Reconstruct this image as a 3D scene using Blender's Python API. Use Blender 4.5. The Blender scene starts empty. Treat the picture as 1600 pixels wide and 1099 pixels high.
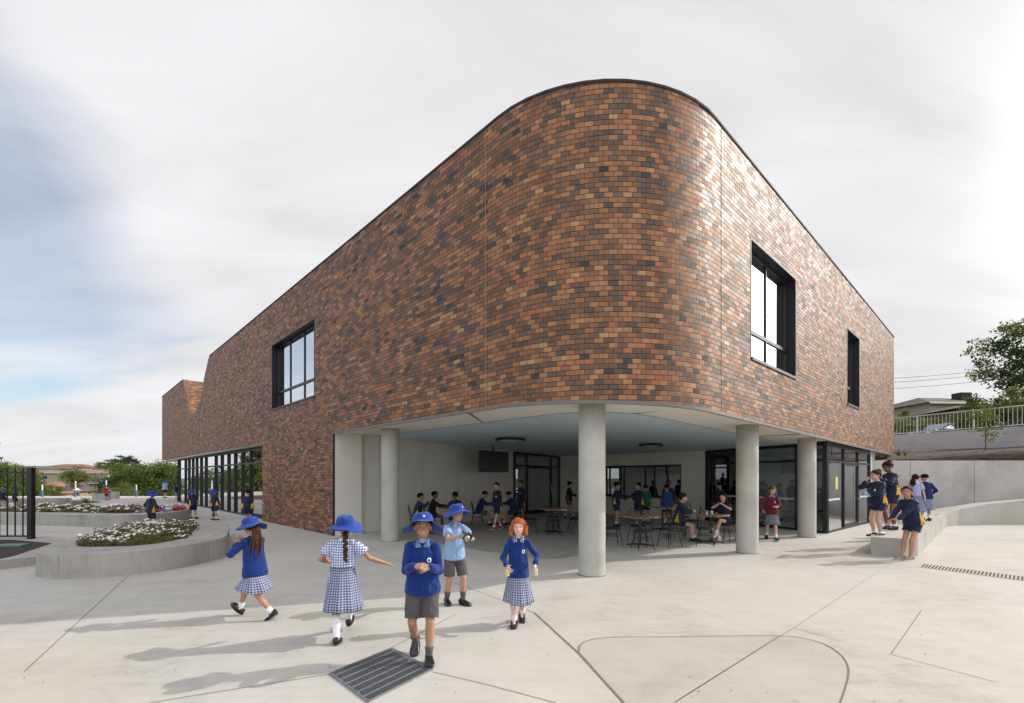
import bpy, bmesh, math, random
import numpy as np
from mathutils import Vector, Matrix, Euler
from mathutils import noise as mnoise
random.seed(7)
C = bpy.context.scene.collection
PI = math.pi
V = Vector

# ------------------------------------------------------------------ camera, sky, sun
FPX, HOR, CAMH = 742.0, 748.0, 1.70
cam_d = bpy.data.cameras.new("camera"); cam = bpy.data.objects.new("camera", cam_d); C.objects.link(cam)
cam.location = (0, 0, CAMH); cam.rotation_euler = (PI/2, 0, 0)
cam_d.sensor_width = 36; cam_d.lens = FPX/1600*36; cam_d.shift_y = (HOR-549.5)/1600
cam_d.clip_start = 0.05; cam_d.clip_end = 3000
bpy.context.scene.camera = cam
SUN_AZ, SUN_EL = math.radians(16), math.radians(34)      # azimuth measured from +X towards +Y
sun_d = bpy.data.lights.new("sun", "SUN"); sun = bpy.data.objects.new("sun", sun_d); C.objects.link(sun)
sun_d.energy = 2.95; sun_d.angle = math.radians(0.6); sun_d.color = (1.0, 0.93, 0.83)
sdir = V((math.cos(SUN_EL)*math.cos(SUN_AZ), math.cos(SUN_EL)*math.sin(SUN_AZ), math.sin(SUN_EL)))
sun.rotation_euler = sdir.to_track_quat('Z', 'Y').to_euler(); sun.location = (30, 10, 30)
W = bpy.data.worlds.new("World"); bpy.context.scene.world = W; W.use_nodes = True
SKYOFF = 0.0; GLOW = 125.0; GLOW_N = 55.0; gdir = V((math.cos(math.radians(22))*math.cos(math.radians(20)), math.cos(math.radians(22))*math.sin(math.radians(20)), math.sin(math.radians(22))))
def make_world():
    nt = W.node_tree; nt.nodes.clear(); N = nt.nodes.new; L = nt.links.new
    out = N('ShaderNodeOutputWorld'); bg = N('ShaderNodeBackground'); bg.inputs[1].default_value = 0.10
    sky = N('ShaderNodeTexSky'); sky.sky_type = 'NISHITA'; sky.sun_disc = False
    sky.sun_elevation = SUN_EL; sky.sun_rotation = PI/2 - SUN_AZ; sky.dust_density = 0.6; sky.air_density = 1.0
    tc = N('ShaderNodeTexCoord'); sep = N('ShaderNodeSeparateXYZ'); L(tc.outputs['Generated'], sep.inputs[0])
    # project directions on a flat cloud layer
    zz = N('ShaderNodeMath'); zz.operation = 'MAXIMUM'; L(sep.outputs[2], zz.inputs[0]); zz.inputs[1].default_value = 0.0
    za = N('ShaderNodeMath'); za.operation = 'ADD'; L(zz.outputs[0], za.inputs[0]); za.inputs[1].default_value = 0.18
    dx = N('ShaderNodeMath'); dx.operation = 'DIVIDE'; L(sep.outputs[0], dx.inputs[0]); L(za.outputs[0], dx.inputs[1])
    dy = N('ShaderNodeMath'); dy.operation = 'DIVIDE'; L(sep.outputs[1], dy.inputs[0]); L(za.outputs[0], dy.inputs[1])
    cmb = N('ShaderNodeCombineXYZ'); L(dx.outputs[0], cmb.inputs[0]); L(dy.outputs[0], cmb.inputs[1])
    mp = N('ShaderNodeMapping'); mp.inputs['Rotation'].default_value = (0, 0, math.radians(38)); mp.inputs['Scale'].default_value = (0.55, 1.3, 1); mp.inputs['Location'].default_value = (0.0, SKYOFF, 0)
    L(cmb.outputs[0], mp.inputs[0])
    n1 = N('ShaderNodeTexNoise'); n1.inputs['Scale'].default_value = 0.85; n1.inputs['Detail'].default_value = 6; n1.inputs['Roughness'].default_value = 0.5
    n1.inputs['Distortion'].default_value = 0.5; L(mp.outputs[0], n1.inputs['Vector'])
    # more cloud away from -X
    b = N('ShaderNodeMapRange'); L(sep.outputs[0], b.inputs['Value']); b.inputs['From Min'].default_value = -0.64; b.inputs['From Max'].default_value = -0.28
    b.inputs['To Min'].default_value = -0.50; b.inputs['To Max'].default_value = 0.62
    nb = N('ShaderNodeMath'); nb.operation = 'MULTIPLY_ADD'; L(n1.outputs[0], nb.inputs[0]); nb.inputs[1].default_value = 2.1; nb.inputs[2].default_value = -0.53
    ad = N('ShaderNodeMath'); ad.operation = 'ADD'; L(nb.outputs[0], ad.inputs[0]); L(b.outputs[0], ad.inputs[1])
    hz = N('ShaderNodeMapRange'); L(sep.outputs[2], hz.inputs['Value']); hz.inputs['From Min'].default_value = 0.0; hz.inputs['From Max'].default_value = 0.20
    hz.inputs['To Min'].default_value = 0.75; hz.inputs['To Max'].default_value = 0.0
    ad2 = N('ShaderNodeMath'); ad2.operation = 'ADD'; L(ad.outputs[0], ad2.inputs[0]); L(hz.outputs[0], ad2.inputs[1])
    r = N('ShaderNodeMapRange'); r.interpolation_type = 'SMOOTHSTEP'; L(ad2.outputs[0], r.inputs['Value']); r.inputs['From Min'].default_value = 0.0; r.inputs['From Max'].default_value = 0.55
    r.inputs['To Min'].default_value = 0.26
    n2 = N('ShaderNodeTexNoise'); n2.inputs['Scale'].default_value = 1.7; n2.inputs['Detail'].default_value = 7; n2.inputs['Distortion'].default_value = 0.8; L(mp.outputs[0], n2.inputs['Vector'])
    cr = N('ShaderNodeMapRange'); L(n2.outputs[0], cr.inputs['Value']); cr.inputs['From Min'].default_value = 0.3; cr.inputs['From Max'].default_value = 0.7
    cr.inputs['To Min'].default_value = 7.6; cr.inputs['To Max'].default_value = 9.4
    cc = N('ShaderNodeVectorMath'); cc.operation = 'SCALE'; cc.inputs[0].default_value = (0.99, 0.99, 1.02); 
    # added fill light: unseen sky overhead and behind the camera made brighter
    hi = N('ShaderNodeMapRange'); hi.interpolation_type = 'SMOOTHSTEP'; L(sep.outputs[2], hi.inputs['Value']); hi.inputs['From Min'].default_value = 0.72; hi.inputs['From Max'].default_value = 1.0; hi.inputs['To Max'].default_value = 0.15
    bk = N('ShaderNodeMapRange'); bk.interpolation_type = 'SMOOTHSTEP'; L(sep.outputs[1], bk.inputs['Value']); bk.inputs['From Min'].default_value = 0.10; bk.inputs['From Max'].default_value = -0.7; bk.inputs['To Max'].default_value = 0.55
    s1 = N('ShaderNodeMath'); s1.operation = 'ADD'; L(hi.outputs[0], s1.inputs[0]); L(bk.outputs[0], s1.inputs[1])
    s2 = N('ShaderNodeMath'); s2.operation = 'ADD'; L(s1.outputs[0], s2.inputs[0]); s2.inputs[1].default_value = 1.0
    s3 = N('ShaderNodeMath'); s3.operation = 'MULTIPLY'; L(s2.outputs[0], s3.inputs[0]); L(cr.outputs[0], s3.inputs[1])
    L(s3.outputs[0], cc.inputs['Scale'])
    mx = N('ShaderNodeMix'); mx.data_type = 'RGBA'; L(r.outputs[0], mx.inputs['Factor'])
    sb = N('ShaderNodeVectorMath'); sb.operation = 'SCALE'; L(sky.outputs[0], sb.inputs[0]); sb.inputs['Scale'].default_value = 1.55
    L(sb.outputs[0], mx.inputs['A']); L(cc.outputs[0], mx.inputs['B'])
    # added out-of-view glow, set lower than the sun, for sheen on the brick
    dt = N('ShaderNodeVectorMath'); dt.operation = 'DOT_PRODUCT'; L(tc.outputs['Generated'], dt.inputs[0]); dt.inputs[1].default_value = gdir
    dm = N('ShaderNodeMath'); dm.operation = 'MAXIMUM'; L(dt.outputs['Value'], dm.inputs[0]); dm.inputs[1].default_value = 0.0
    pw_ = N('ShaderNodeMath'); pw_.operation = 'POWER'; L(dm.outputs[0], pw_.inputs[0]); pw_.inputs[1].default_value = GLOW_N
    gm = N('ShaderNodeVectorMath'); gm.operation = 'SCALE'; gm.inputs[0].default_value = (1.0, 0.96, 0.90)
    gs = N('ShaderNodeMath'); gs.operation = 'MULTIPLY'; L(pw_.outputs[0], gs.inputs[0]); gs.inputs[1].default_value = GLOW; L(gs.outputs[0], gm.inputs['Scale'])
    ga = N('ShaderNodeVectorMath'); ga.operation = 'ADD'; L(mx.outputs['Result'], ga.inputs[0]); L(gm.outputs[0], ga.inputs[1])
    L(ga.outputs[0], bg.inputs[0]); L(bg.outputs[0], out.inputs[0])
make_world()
S = bpy.context.scene
S.view_settings.view_transform = 'Standard'; S.view_settings.look = 'None'; S.view_settings.exposure = 0.0; S.view_settings.gamma = 1
S.cycles.max_bounces = 8; S.cycles.transparent_max_bounces = 16

# ------------------------------------------------------------------ helpers
def G(px, py, z=0.0):
    """ground point at height z seen at photo pixel"""
    Y = FPX*(CAMH-z)/(py-HOR); return V(((px-800)/FPX*Y, Y, z))
def AT(px, Y, z=0.0): return V(((px-800)/FPX*Y, Y, z))
def tag(o, label=None, cat=None, group=None, kind=None):
    if label: o['label'] = label
    if cat: o['category'] = cat
    if group: o['group'] = group
    if kind: o['kind'] = kind
    return o
def empty(name, loc=(0,0,0), rz=0.0, label=None, cat=None, group=None):
    o = bpy.data.objects.new(name, None); C.objects.link(o); o.location = loc; o.rotation_euler = (0,0,rz)
    o.empty_display_size = 0.2
    return tag(o, label, cat, group)
def meshobj(name, bm, mats, parent=None, smooth=False, recalc=True):
    if recalc: bmesh.ops.recalc_face_normals(bm, faces=bm.faces)
    me = bpy.data.meshes.new(name); bm.to_mesh(me); bm.free()
    if not isinstance(mats, (list, tuple)): mats = [mats]
    for m in mats: me.materials.append(m)
    if smooth: me.polygons.foreach_set('use_smooth', [True]*len(me.polygons))
    o = bpy.data.objects.new(name, me); C.objects.link(o)
    if parent: o.parent = parent
    return o
def copy_tree(o, parent=None):
    c = o.copy(); C.objects.link(c)
    if parent: c.parent = parent
    for ch in list(o.children): copy_tree(ch, c)
    return c
def BM(): return bmesh.new()
def box(bm, x0, x1, y0, y1, z0, z1, mi=0, M=None):
    vs = [bm.verts.new(V((x, y, z)) if M is None else M @ V((x, y, z))) for x in (x0, x1) for y in (y0, y1) for z in (z0, z1)]
    for q in ((0,1,3,2),(4,6,7,5),(0,4,5,1),(2,3,7,6),(0,2,6,4),(1,5,7,3)):
        f = bm.faces.new([vs[i] for i in q]); f.material_index = mi
    return vs
def obox(bm, p0, p1, th, z0, z1, mi=0, off=0.0):
    """vertical box along plan segment p0-p1, thickness th to the left side (+ off)"""
    a, b = V((p0[0], p0[1], 0)), V((p1[0], p1[1], 0)); d = (b-a); Ln = d.length; d.normalize(); n = V((-d.y, d.x, 0))
    M = Matrix(((d.x, n.x, 0, a.x), (d.y, n.y, 0, a.y), (0, 0, 1, 0), (0, 0, 0, 1)))
    box(bm, 0, Ln, off, off+th, z0, z1, mi, M)
def loft(bm, rings, n=12, caps=True, mi=0, close=True):
    R = []
    for c, ax, ay in rings:
        R.append([bm.verts.new(c + ax*math.cos(2*PI*i/n) + ay*math.sin(2*PI*i/n)) for i in range(n)])
    for a, b in zip(R, R[1:]):
        for i in range(n):
            f = bm.faces.new((a[i], a[(i+1)%n], b[(i+1)%n], b[i])); f.material_index = mi
    if caps:
        for k, rr in ((0, R[0]), (-1, R[-1])):
            f = bm.faces.new(rr if k else rr[::-1]); f.material_index = mi
    return R
def frame_of(d):
    d = d.normalized(); u = V((0,0,1)) if abs(d.z) < 0.9 else V((1,0,0))
    x = d.cross(u).normalized(); y = d.cross(x).normalized(); return x, y
def capsule(bm, a, b, ra, rb, n=10):
    a, b = V(a), V(b); d = b-a
    if d.length < 1e-5: d = V((0,0,1e-4)); b = a+d
    x, y = frame_of(d); t = d.normalized(); rings = []
    for al in (-80, -50, -20):
        al = math.radians(al); rings.append((a+t*ra*math.sin(al), x*ra*math.cos(al), y*ra*math.cos(al)))
    for al in (20, 50, 80):
        al = math.radians(al); rings.append((b+t*rb*math.sin(al), x*rb*math.cos(al), y*rb*math.cos(al)))
    loft(bm, rings, n)
def tube(bm, pts, r, n=6, closed=False, mi=0):
    pts = [V(p) for p in pts]; rs = r if isinstance(r, (list, tuple)) else [r]*len(pts)
    rings = []; px = None; m = len(pts)
    for i, p in enumerate(pts):
        if closed: t = pts[(i+1)%m]-pts[i-1]
        else: t = pts[min(i+1, m-1)]-pts[max(i-1, 0)]
        t.normalize()
        if px is None: x, y = frame_of(t)
        else:
            x = (px - t*px.dot(t)); x = x.normalized() if x.length > 1e-6 else frame_of(t)[0]; y = t.cross(x)
        px = x; rings.append((p, x*rs[i], y*rs[i]))
    if closed:
        R = loft(bm, rings, n, caps=False, mi=mi); a, b = R[-1], R[0]
        k = min(range(n), key=lambda s: (a[0].co-b[s].co).length)
        for i in range(n):
            f = bm.faces.new((a[i], a[(i+1)%n], b[(i+1+k)%n], b[(i+k)%n])); f.material_index = mi
    else: loft(bm, rings, n, caps=True, mi=mi)
def ellip(bm, c, r, M=None, n=14, m=8):
    c = V(c); rings = []
    for j in range(1, m):
        al = -PI/2 + PI*j/m
        p = c + V((0, 0, r[2]*math.sin(al))); ax = V((r[0]*math.cos(al), 0, 0)); ay = V((0, r[1]*math.cos(al), 0))
        if M is not None: p = M @ p; ax = M.to_3x3() @ ax; ay = M.to_3x3() @ ay
        rings.append((p, ax, ay))
    loft(bm, rings, n)
def prism(bm, pts, z0, z1, mi=0, mi_side=None):
    lo = [bm.verts.new((p[0], p[1], z0)) for p in pts]; hi = [bm.verts.new((p[0], p[1], z1)) for p in pts]
    f = bm.faces.new(hi); f.material_index = mi
    f = bm.faces.new(lo[::-1]); f.material_index = mi
    n = len(pts)
    for i in range(n):
        f = bm.faces.new((lo[i], lo[(i+1)%n], hi[(i+1)%n], hi[i])); f.material_index = mi if mi_side is None else mi_side
def smooth_poly(pts, per=6, closed=True):
    """Catmull-Rom through points"""
    n = len(pts); out = []
    rng = range(n) if closed else range(n-1)
    for i in rng:
        if closed: p = [V(pts[(i+k)%n]) for k in (-1, 0, 1, 2)]
        else: p = [V(pts[max(0, min(n-1, i+k))]) for k in (-1, 0, 1, 2)]
        for j in range(per):
            t = j/per
            out.append(0.5*((2*p[1]) + (-p[0]+p[2])*t + (2*p[0]-5*p[1]+4*p[2]-p[3])*t*t + (-p[0]+3*p[1]-3*p[2]+p[3])*t**3))
    if not closed: out.append(V(pts[-1]))
    return out
def bevel_all(bm, w, seg=2):
    bmesh.ops.bevel(bm, geom=[e for e in bm.edges if e.calc_length() > w*2.2 and len(e.link_faces) == 2 and e.calc_face_angle(0) > 0.6], offset=w, segments=seg, affect='EDGES')

# ------------------------------------------------------------------ materials
class NT:
    def __init__(s, name):
        s.m = bpy.data.materials.new(name); s.m.use_nodes = True; s.t = s.m.node_tree; s.t.nodes.clear()
        s.out = s.t.nodes.new('ShaderNodeOutputMaterial'); s.p = s.t.nodes.new('ShaderNodeBsdfPrincipled'); s.l(s.p.outputs[0], s.out.inputs[0])
    def n(s, t, **k):
        x = s.t.nodes.new('ShaderNode'+t)
        for a, b in k.items(): setattr(x, a, b)
        return x
    def l(s, a, b): s.t.links.new(a, b)
    def math(s, op, a, b=None, c=None, clamp=False):
        x = s.n('Math', operation=op); x.use_clamp = clamp
        for i, v in enumerate((a, b, c)):
            if v is None: continue
            if isinstance(v, (int, float)): x.inputs[i].default_value = v
            else: s.l(v, x.inputs[i])
        return x.outputs[0]
    def noise(s, vec, scale, detail=3, rough=0.5, dist=0.0):
        x = s.n('TexNoise'); x.inputs['Scale'].default_value = scale; x.inputs['Detail'].default_value = detail
        x.inputs['Roughness'].default_value = rough; x.inputs['Distortion'].default_value = dist
        if vec is not None: s.l(vec, x.inputs['Vector'])
        return x.outputs[0]
    def ramp(s, fac, stops, interp='LINEAR'):
        x = s.n('ValToRGB'); x.color_ramp.interpolation = interp; e = x.color_ramp.elements
        while len(e) > 1: e.remove(e[-1])
        e[0].position = stops[0][0]; e[0].color = (*stops[0][1], 1)
        for p, c in stops[1:]:
            q = e.new(p); q.color = (*c, 1)
        s.l(fac, x.inputs[0]); return x.outputs[0]
    def mix(s, fac, a, b, mode='MIX'):
        x = s.n('Mix', data_type='RGBA', blend_type=mode)
        for v, nm in ((fac, 'Factor'), (a, 'A'), (b, 'B')):
            if isinstance(v, (int, float)): x.inputs[nm].default_value = v
            elif isinstance(v, tuple): x.inputs[nm].default_value = (*v, 1)
            else: s.l(v, x.inputs[nm])
        return x.outputs['Result']
    def bump(s, h, dist=0.01, strength=0.5):
        x = s.n('Bump'); x.inputs['Distance'].default_value = dist; x.inputs['Strength'].default_value = strength; s.l(h, x.inputs['Height']); s.l(x.outputs[0], s.p.inputs['Normal'])
    def set(s, **k):
        for a, v in k.items():
            a = a.replace('_', ' ')
            if isinstance(v, (int, float, tuple)): s.p.inputs[a].default_value = (*v, 1) if isinstance(v, tuple) else v
            else: s.l(v, s.p.inputs[a])
def simple(name, col, rough=0.6, var=0.12, scale=6.0, bump=0.0, bscale=60.0, metal=0.0, coat=0.0, coord='Object', bdist=0.005, spec=0.5):
    t = NT(name); tc = t.n('TexCoord'); v = tc.outputs[coord]
    nz = t.noise(v, scale, 4, 0.6)
    lo = tuple(c*(1-var) for c in col); hi = tuple(min(1, c*(1+var)) for c in col)
    t.set(Base_Color=t.ramp(nz, [(0.3, lo), (0.7, hi)]), Roughness=rough, Metallic=metal, Coat_Weight=coat)
    t.p.inputs['Specular IOR Level'].default_value = spec
    if bump: t.bump(t.noise(v, bscale, 3, 0.6), bdist, bump)
    return t.m

def mat_pavement(name, base, seed=0.0, dark=1.0):
    t = NT(name); tc = t.n('TexCoord'); mp = t.n('Mapping'); t.l(tc.outputs['Object'], mp.inputs[0]); mp.inputs['Location'].default_value = (seed, seed*2, 0)
    v = mp.outputs[0]
    big = t.noise(v, 0.35, 5, 0.6, 0.4); mid = t.noise(v, 2.2, 6, 0.65, 0.8); fine = t.noise(v, 28, 4, 0.7)
    mp2 = t.n('Mapping'); t.l(tc.outputs['Object'], mp2.inputs[0]); mp2.inputs['Scale'].default_value = (1.2, 9, 1); mp2.inputs['Rotation'].default_value = (0, 0, 0.5)
    streak = t.noise(mp2.outputs[0], 0.8, 5, 0.7, 0.6)
    s = t.math('ADD', t.math('MULTIPLY', big, 0.42), t.math('MULTIPLY', mid, 0.28)); s = t.math('ADD', s, t.math('MULTIPLY', streak, 0.2)); s = t.math('ADD', s, t.math('MULTIPLY', fine, 0.1))
    b = base
    col = t.ramp(s, [(0.36, (b[0]*0.70, b[1]*0.69, b[2]*0.675)), (0.46, (b[0]*0.93, b[1]*0.93, b[2]*0.92)), (0.52, b), (0.62, (b[0]*1.10, b[1]*1.09, b[2]*1.07))])
    pink = t.noise(v, 0.18, 2, 0.5)
    pf = t.n('MapRange'); t.l(pink, pf.inputs[0]); pf.inputs[1].default_value = 0.46; pf.inputs[2].default_value = 0.62; pf.inputs[4].default_value = 0.6
    col = t.mix(pf.outputs[0], col, (1.0, 0.94, 0.91), 'MULTIPLY')
    sp = t.noise(v, 90, 2, 0.5); spf = t.n('MapRange'); t.l(sp, spf.inputs[0]); spf.inputs[1].default_value = 0.70; spf.inputs[2].default_value = 0.76; spf.inputs[4].default_value = 0.6
    col = t.mix(spf.outputs[0], col, (0.16, 0.14, 0.12))
    # rare gum spots and leaf specks
    vo = t.n('TexVoronoi'); vo.inputs['Scale'].default_value = 1.6; t.l(v, vo.inputs['Vector'])
    g = t.n('MapRange'); t.l(vo.outputs['Distance'], g.inputs[0]); g.inputs[1].default_value = 0.012; g.inputs[2].default_value = 0.03; g.inputs[3].default_value = 0.65; g.inputs[4].default_value = 0
    col = t.mix(g.outputs[0], col, (0.13, 0.11, 0.09))
    t.set(Base_Color=col, Roughness=0.75); t.p.inputs['Specular IOR Level'].default_value = 0.3
    t.bump(t.math('ADD', fine, t.math('MULTIPLY', mid, 0.6)), 0.004, 0.35)
    return t.m
M_pave = mat_pavement('pavement_concrete', (0.485, 0.467, 0.432))
M_pave2 = mat_pavement('inlay_concrete', (0.425, 0.406, 0.362), 31.0)
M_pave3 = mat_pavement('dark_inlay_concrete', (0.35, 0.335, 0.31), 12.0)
M_joint = simple('joint_sealant', (0.16, 0.14, 0.115), 0.9, 0.4, 30)
M_seam = simple('gravel_seam', (0.20, 0.16, 0.12), 0.95, 0.5, 60, 0.6, 120)

def mat_brick():
    t = NT('glazed_brick'); uv = t.n('UVMap'); sep = t.n('SeparateXYZ'); t.l(uv.outputs[0], sep.inputs[0])
    Hc, Lb = 0.086, 0.240
    v = t.math('DIVIDE', sep.outputs[1], Hc); row = t.math('FLOOR', v); fv = t.math('FRACT', v)
    par = t.math('MULTIPLY', t.math('MODULO', row, 2.0), 0.5)
    u = t.math('ADD', t.math('DIVIDE', sep.outputs[0], Lb), par); colid = t.math('FLOOR', u); fu = t.math('FRACT', u)
    cm = t.n('CombineXYZ'); t.l(colid, cm.inputs[0]); t.l(row, cm.inputs[1])
    wn = t.n('TexWhiteNoise', noise_dimensions='2D'); t.l(cm.outputs[0], wn.inputs['Vector'])
    rnd = wn.outputs['Value']
    cs = t.n('SeparateXYZ'); t.l(wn.outputs['Color'], cs.inputs[0])
    cml = t.n('CombineXYZ'); t.l(t.math('MULTIPLY', colid, 2.2), cml.inputs[0]); t.l(row, cml.inputs[1])
    low = t.noise(cml.outputs[0], 0.13, 4, 0.75, 1.5)
    fac = t.math('ADD', t.math('MULTIPLY', rnd, 0.92), t.math('MULTIPLY', t.math('SUBTRACT', low, 0.5), 0.55)); fac = t.math('ADD', fac, 0.05, clamp=True)
    col = t.ramp(fac, [(0.00, (0.020, 0.020, 0.025)), (0.04, (0.047, 0.039, 0.041)), (0.10, (0.092, 0.062, 0.051)), (0.24, (0.133, 0.070, 0.045)), (0.42, (0.175, 0.085, 0.047)), (0.58, (0.230, 0.101, 0.049)), (0.72, (0.301, 0.130, 0.057)), (0.84, (0.357, 0.170, 0.075)), (0.92, (0.326, 0.114, 0.057)), (0.98, (0.408, 0.232, 0.107))])
    # tone change inside each brick
    cm2 = t.n('CombineXYZ'); t.l(t.math('MULTIPLY', u, 1.7), cm2.inputs[0]); t.l(t.math('MULTIPLY', row, 7.3), cm2.inputs[1])
    inn = t.noise(cm2.outputs[0], 1.1, 2, 0.6)
    col = t.mix(0.55, col, t.ramp(inn, [(0.3, (0.60, 0.58, 0.60)), (0.5, (1, 1, 1)), (0.7, (1.25, 1.15, 1.0))]), 'MULTIPLY')
    # mortar
    mu, mv = 0.030, 0.075
    e1 = t.math('MINIMUM', fu, t.math('SUBTRACT', 1.0, fu)); e2 = t.math('MINIMUM', fv, t.math('SUBTRACT', 1.0, fv))
    su = t.n('MapRange'); t.l(e1, su.inputs[0]); su.inputs[1].default_value = mu*0.35; su.inputs[2].default_value = mu
    sv = t.n('MapRange'); t.l(e2, sv.inputs[0]); sv.inputs[1].default_value = mv*0.35; sv.inputs[2].default_value = mv
    br = t.math('MULTIPLY', su.outputs[0], sv.outputs[0])
    col = t.mix(br, (0.024, 0.019, 0.016), col)
    rgh = t.math('ADD', 0.44, t.math('MULTIPLY', cs.outputs[1], 0.22)); rgh = t.math('ADD', t.math('MULTIPLY', rgh, br), t.math('MULTIPLY', t.math('SUBTRACT', 1.0, br), 0.9))
    t.set(Base_Color=col, Roughness=rgh); t.p.inputs['Specular IOR Level'].default_value = 0.42
    t.p.inputs['Coat Weight'].default_value = 0.0
    # each brick is laid a touch out of plane
    wob = t.noise(uv.outputs[0], 9.0, 2, 0.5)
    tilt = t.math('ADD', t.math('MULTIPLY', t.math('SUBTRACT', cs.outputs[0], 0.5), t.math('MULTIPLY', fu, 2.4)), t.math('MULTIPLY', t.math('SUBTRACT', cs.outputs[2], 0.5), t.math('MULTIPLY', fv, 3.4)))
    h = t.math('ADD', t.math('MULTIPLY', br, 0.8), t.math('MULTIPLY', tilt, 0.45)); h = t.math('ADD', h, t.math('MULTIPLY', wob, 0.35))
    t.bump(h, 0.010, 0.7)
    return t.m
M_brick = mat_brick()

def mat_castconcrete(name, base, streak=0.5, sc=1.0, sw=.25):
    t = NT(name); tc = t.n('TexCoord'); v = tc.outputs['Object']
    big = t.noise(v, 0.9*sc, 5, 0.6, 0.5); fine = t.noise(v, 22*sc, 4, 0.7)
    mp = t.n('Mapping'); t.l(v, mp.inputs[0]); mp.inputs['Scale'].default_value = (5, 5, 0.35)
    st = t.noise(mp.outputs[0], 1.1, 3, 0.6)
    s = t.math('ADD', t.math('MULTIPLY', big, 0.85-sw), t.math('MULTIPLY', fine, 0.15)); s = t.math('ADD', s, t.math('MULTIPLY', st, sw))
    b = base
    col = t.ramp(s, [(0.34, tuple(c*0.72 for c in b)), (0.5, b), (0.64, tuple(c*1.16 for c in b))])
    if streak:
        r = t.n('MapRange'); t.l(st, r.inputs[0]); r.inputs[1].default_value = 0.62; r.inputs[2].default_value = 0.70; r.inputs[4].default_value = streak
        col = t.mix(r.outputs[0], col, tuple(c*0.55 for c in b))
    vo = t.n('TexVoronoi'); vo.inputs['Scale'].default_value = 11; t.l(v, vo.inputs['Vector'])
    g = t.n('MapRange'); t.l(vo.outputs['Distance'], g.inputs[0]); g.inputs[1].default_value = 0.03; g.inputs[2].default_value = 0.08; g.inputs[3].default_value = 0.35; g.inputs[4].default_value = 0
    col = t.mix(g.outputs[0], col, tuple(c*0.5 for c in b))
    t.set(Base_Color=col, Roughness=0.78); t.p.inputs['Specular IOR Level'].default_value = 0.3
    t.bump(fine, 0.004, 0.3)
    return t.m
M_planter = mat_castconcrete('planter_concrete', (0.36, 0.345, 0.32), 0.6)
M_column = mat_castconcrete('column_concrete', (0.45, 0.44, 0.40), 0.0, 0.8, .10)
M_retain = mat_castconcrete('retaining_concrete', (0.47, 0.45, 0.425), 0.0, 0.5, .05)
M_retain2 = mat_castconcrete('upper_wall_concrete', (0.50, 0.49, 0.50), 0.0, 0.4, .06)
M_panel = simple('wall_panel_paint', (0.68, 0.66, 0.60), 0.7, 0.04, 0.8, 0.1, 40)
M_white = simple('soffit_paint', (0.76, 0.73, 0.65), 0.6, 0.04, 1.5)
M_blue = simple('blue_ceiling_paint', (0.55, 0.66, 0.72), 0.55, 0.06, 1.2)
M_black = simple('black_metal', (0.012, 0.012, 0.014), 0.42, 0.25, 3, spec=0.45)
M_blackw = simple('black_reveal', (0.012, 0.012, 0.017), 0.5, 0.3, 2, spec=.3)
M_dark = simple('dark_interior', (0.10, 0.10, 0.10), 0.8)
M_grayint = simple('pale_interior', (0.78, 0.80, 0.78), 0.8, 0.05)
M_trim = simple('grey_trim', (0.15, 0.145, 0.135), 0.5)
M_silver = simple('brushed_steel', (0.55, 0.55, 0.56), 0.35, 0.08, 20, metal=0.9)
M_galv = simple('galvanised_steel', (0.33, 0.35, 0.37), 0.42, 0.2, 30, metal=0.7)
M_cap = simple('parapet_metal', (0.05, 0.045, 0.045), 0.75, 0.1, 2, spec=.15)
def mat_glass(name, tint, boost, base=0.06):
    t = NT(name); t.t.nodes.remove(t.p)
    tr = t.n('BsdfTransparent'); tr.inputs[0].default_value = (*tint, 1)
    gl = t.n('BsdfGlossy'); gl.inputs['Roughness'].default_value = 0.004; gl.inputs[0].default_value = (0.92, 0.95, 0.98, 1)
    fr = t.n('Fresnel'); fr.inputs[0].default_value = 1.5
    f = t.math('ADD', t.math('MULTIPLY', fr.outputs[0], boost), base, clamp=True)
    # slight pane waviness
    tc = t.n('TexCoord'); bp = t.n('Bump'); bp.inputs['Distance'].default_value = 0.004; bp.inputs['Strength'].default_value = 0.08
    t.l(t.noise(tc.outputs['Object'], 1.3, 1, 0.5), bp.inputs['Height']); t.l(bp.outputs[0], gl.inputs['Normal'])
    mx = t.n('MixShader'); t.l(f, mx.inputs[0]); t.l(tr.outputs[0], mx.inputs[1]); t.l(gl.outputs[0], mx.inputs[2]); t.l(mx.outputs[0], t.out.inputs[0])
    return t.m
M_glass = mat_glass('shopfront_glass', (0.90, 0.94, 0.92), 1.6, 0.16)
M_glassd = mat_glass('tinted_glass', (0.30, 0.33, 0.33), 1.5, 0.40)
M_glassr = mat_glass('reflective_glass', (0.10, 0.11, 0.12), 1.0, 0.62)
M_leafA = None
def mat_leaf(name, cols, trans=0.25, rough=0.55):
    t = NT(name); g = t.n('NewGeometry'); r = g.outputs['Random Per Island']
    t.set(Base_Color=t.ramp(r, [(i/(len(cols)-1), c) for i, c in enumerate(cols)]), Roughness=rough)
    t.p.inputs['Specular IOR Level'].default_value = 0.35
    tr = t.n('BsdfTranslucent'); tr.inputs[0].default_value = (cols[-1][0]*1.6, cols[-1][1]*1.7, cols[-1][2], 1)
    mx = t.n('MixShader'); mx.inputs[0].default_value = trans; t.l(t.p.outputs[0], mx.inputs[1]); t.l(tr.outputs[0], mx.inputs[2]); t.l(mx.outputs[0], t.out.inputs[0])
    return t.m
M_leaf = mat_leaf('leaf_dark', [(0.025, 0.050, 0.012), (0.06, 0.10, 0.022), (0.11, 0.155, 0.034)])
M_leaf2 = mat_leaf('leaf_mid', [(0.04, 0.07, 0.015), (0.09, 0.13, 0.03), (0.15, 0.17, 0.04)])
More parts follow.
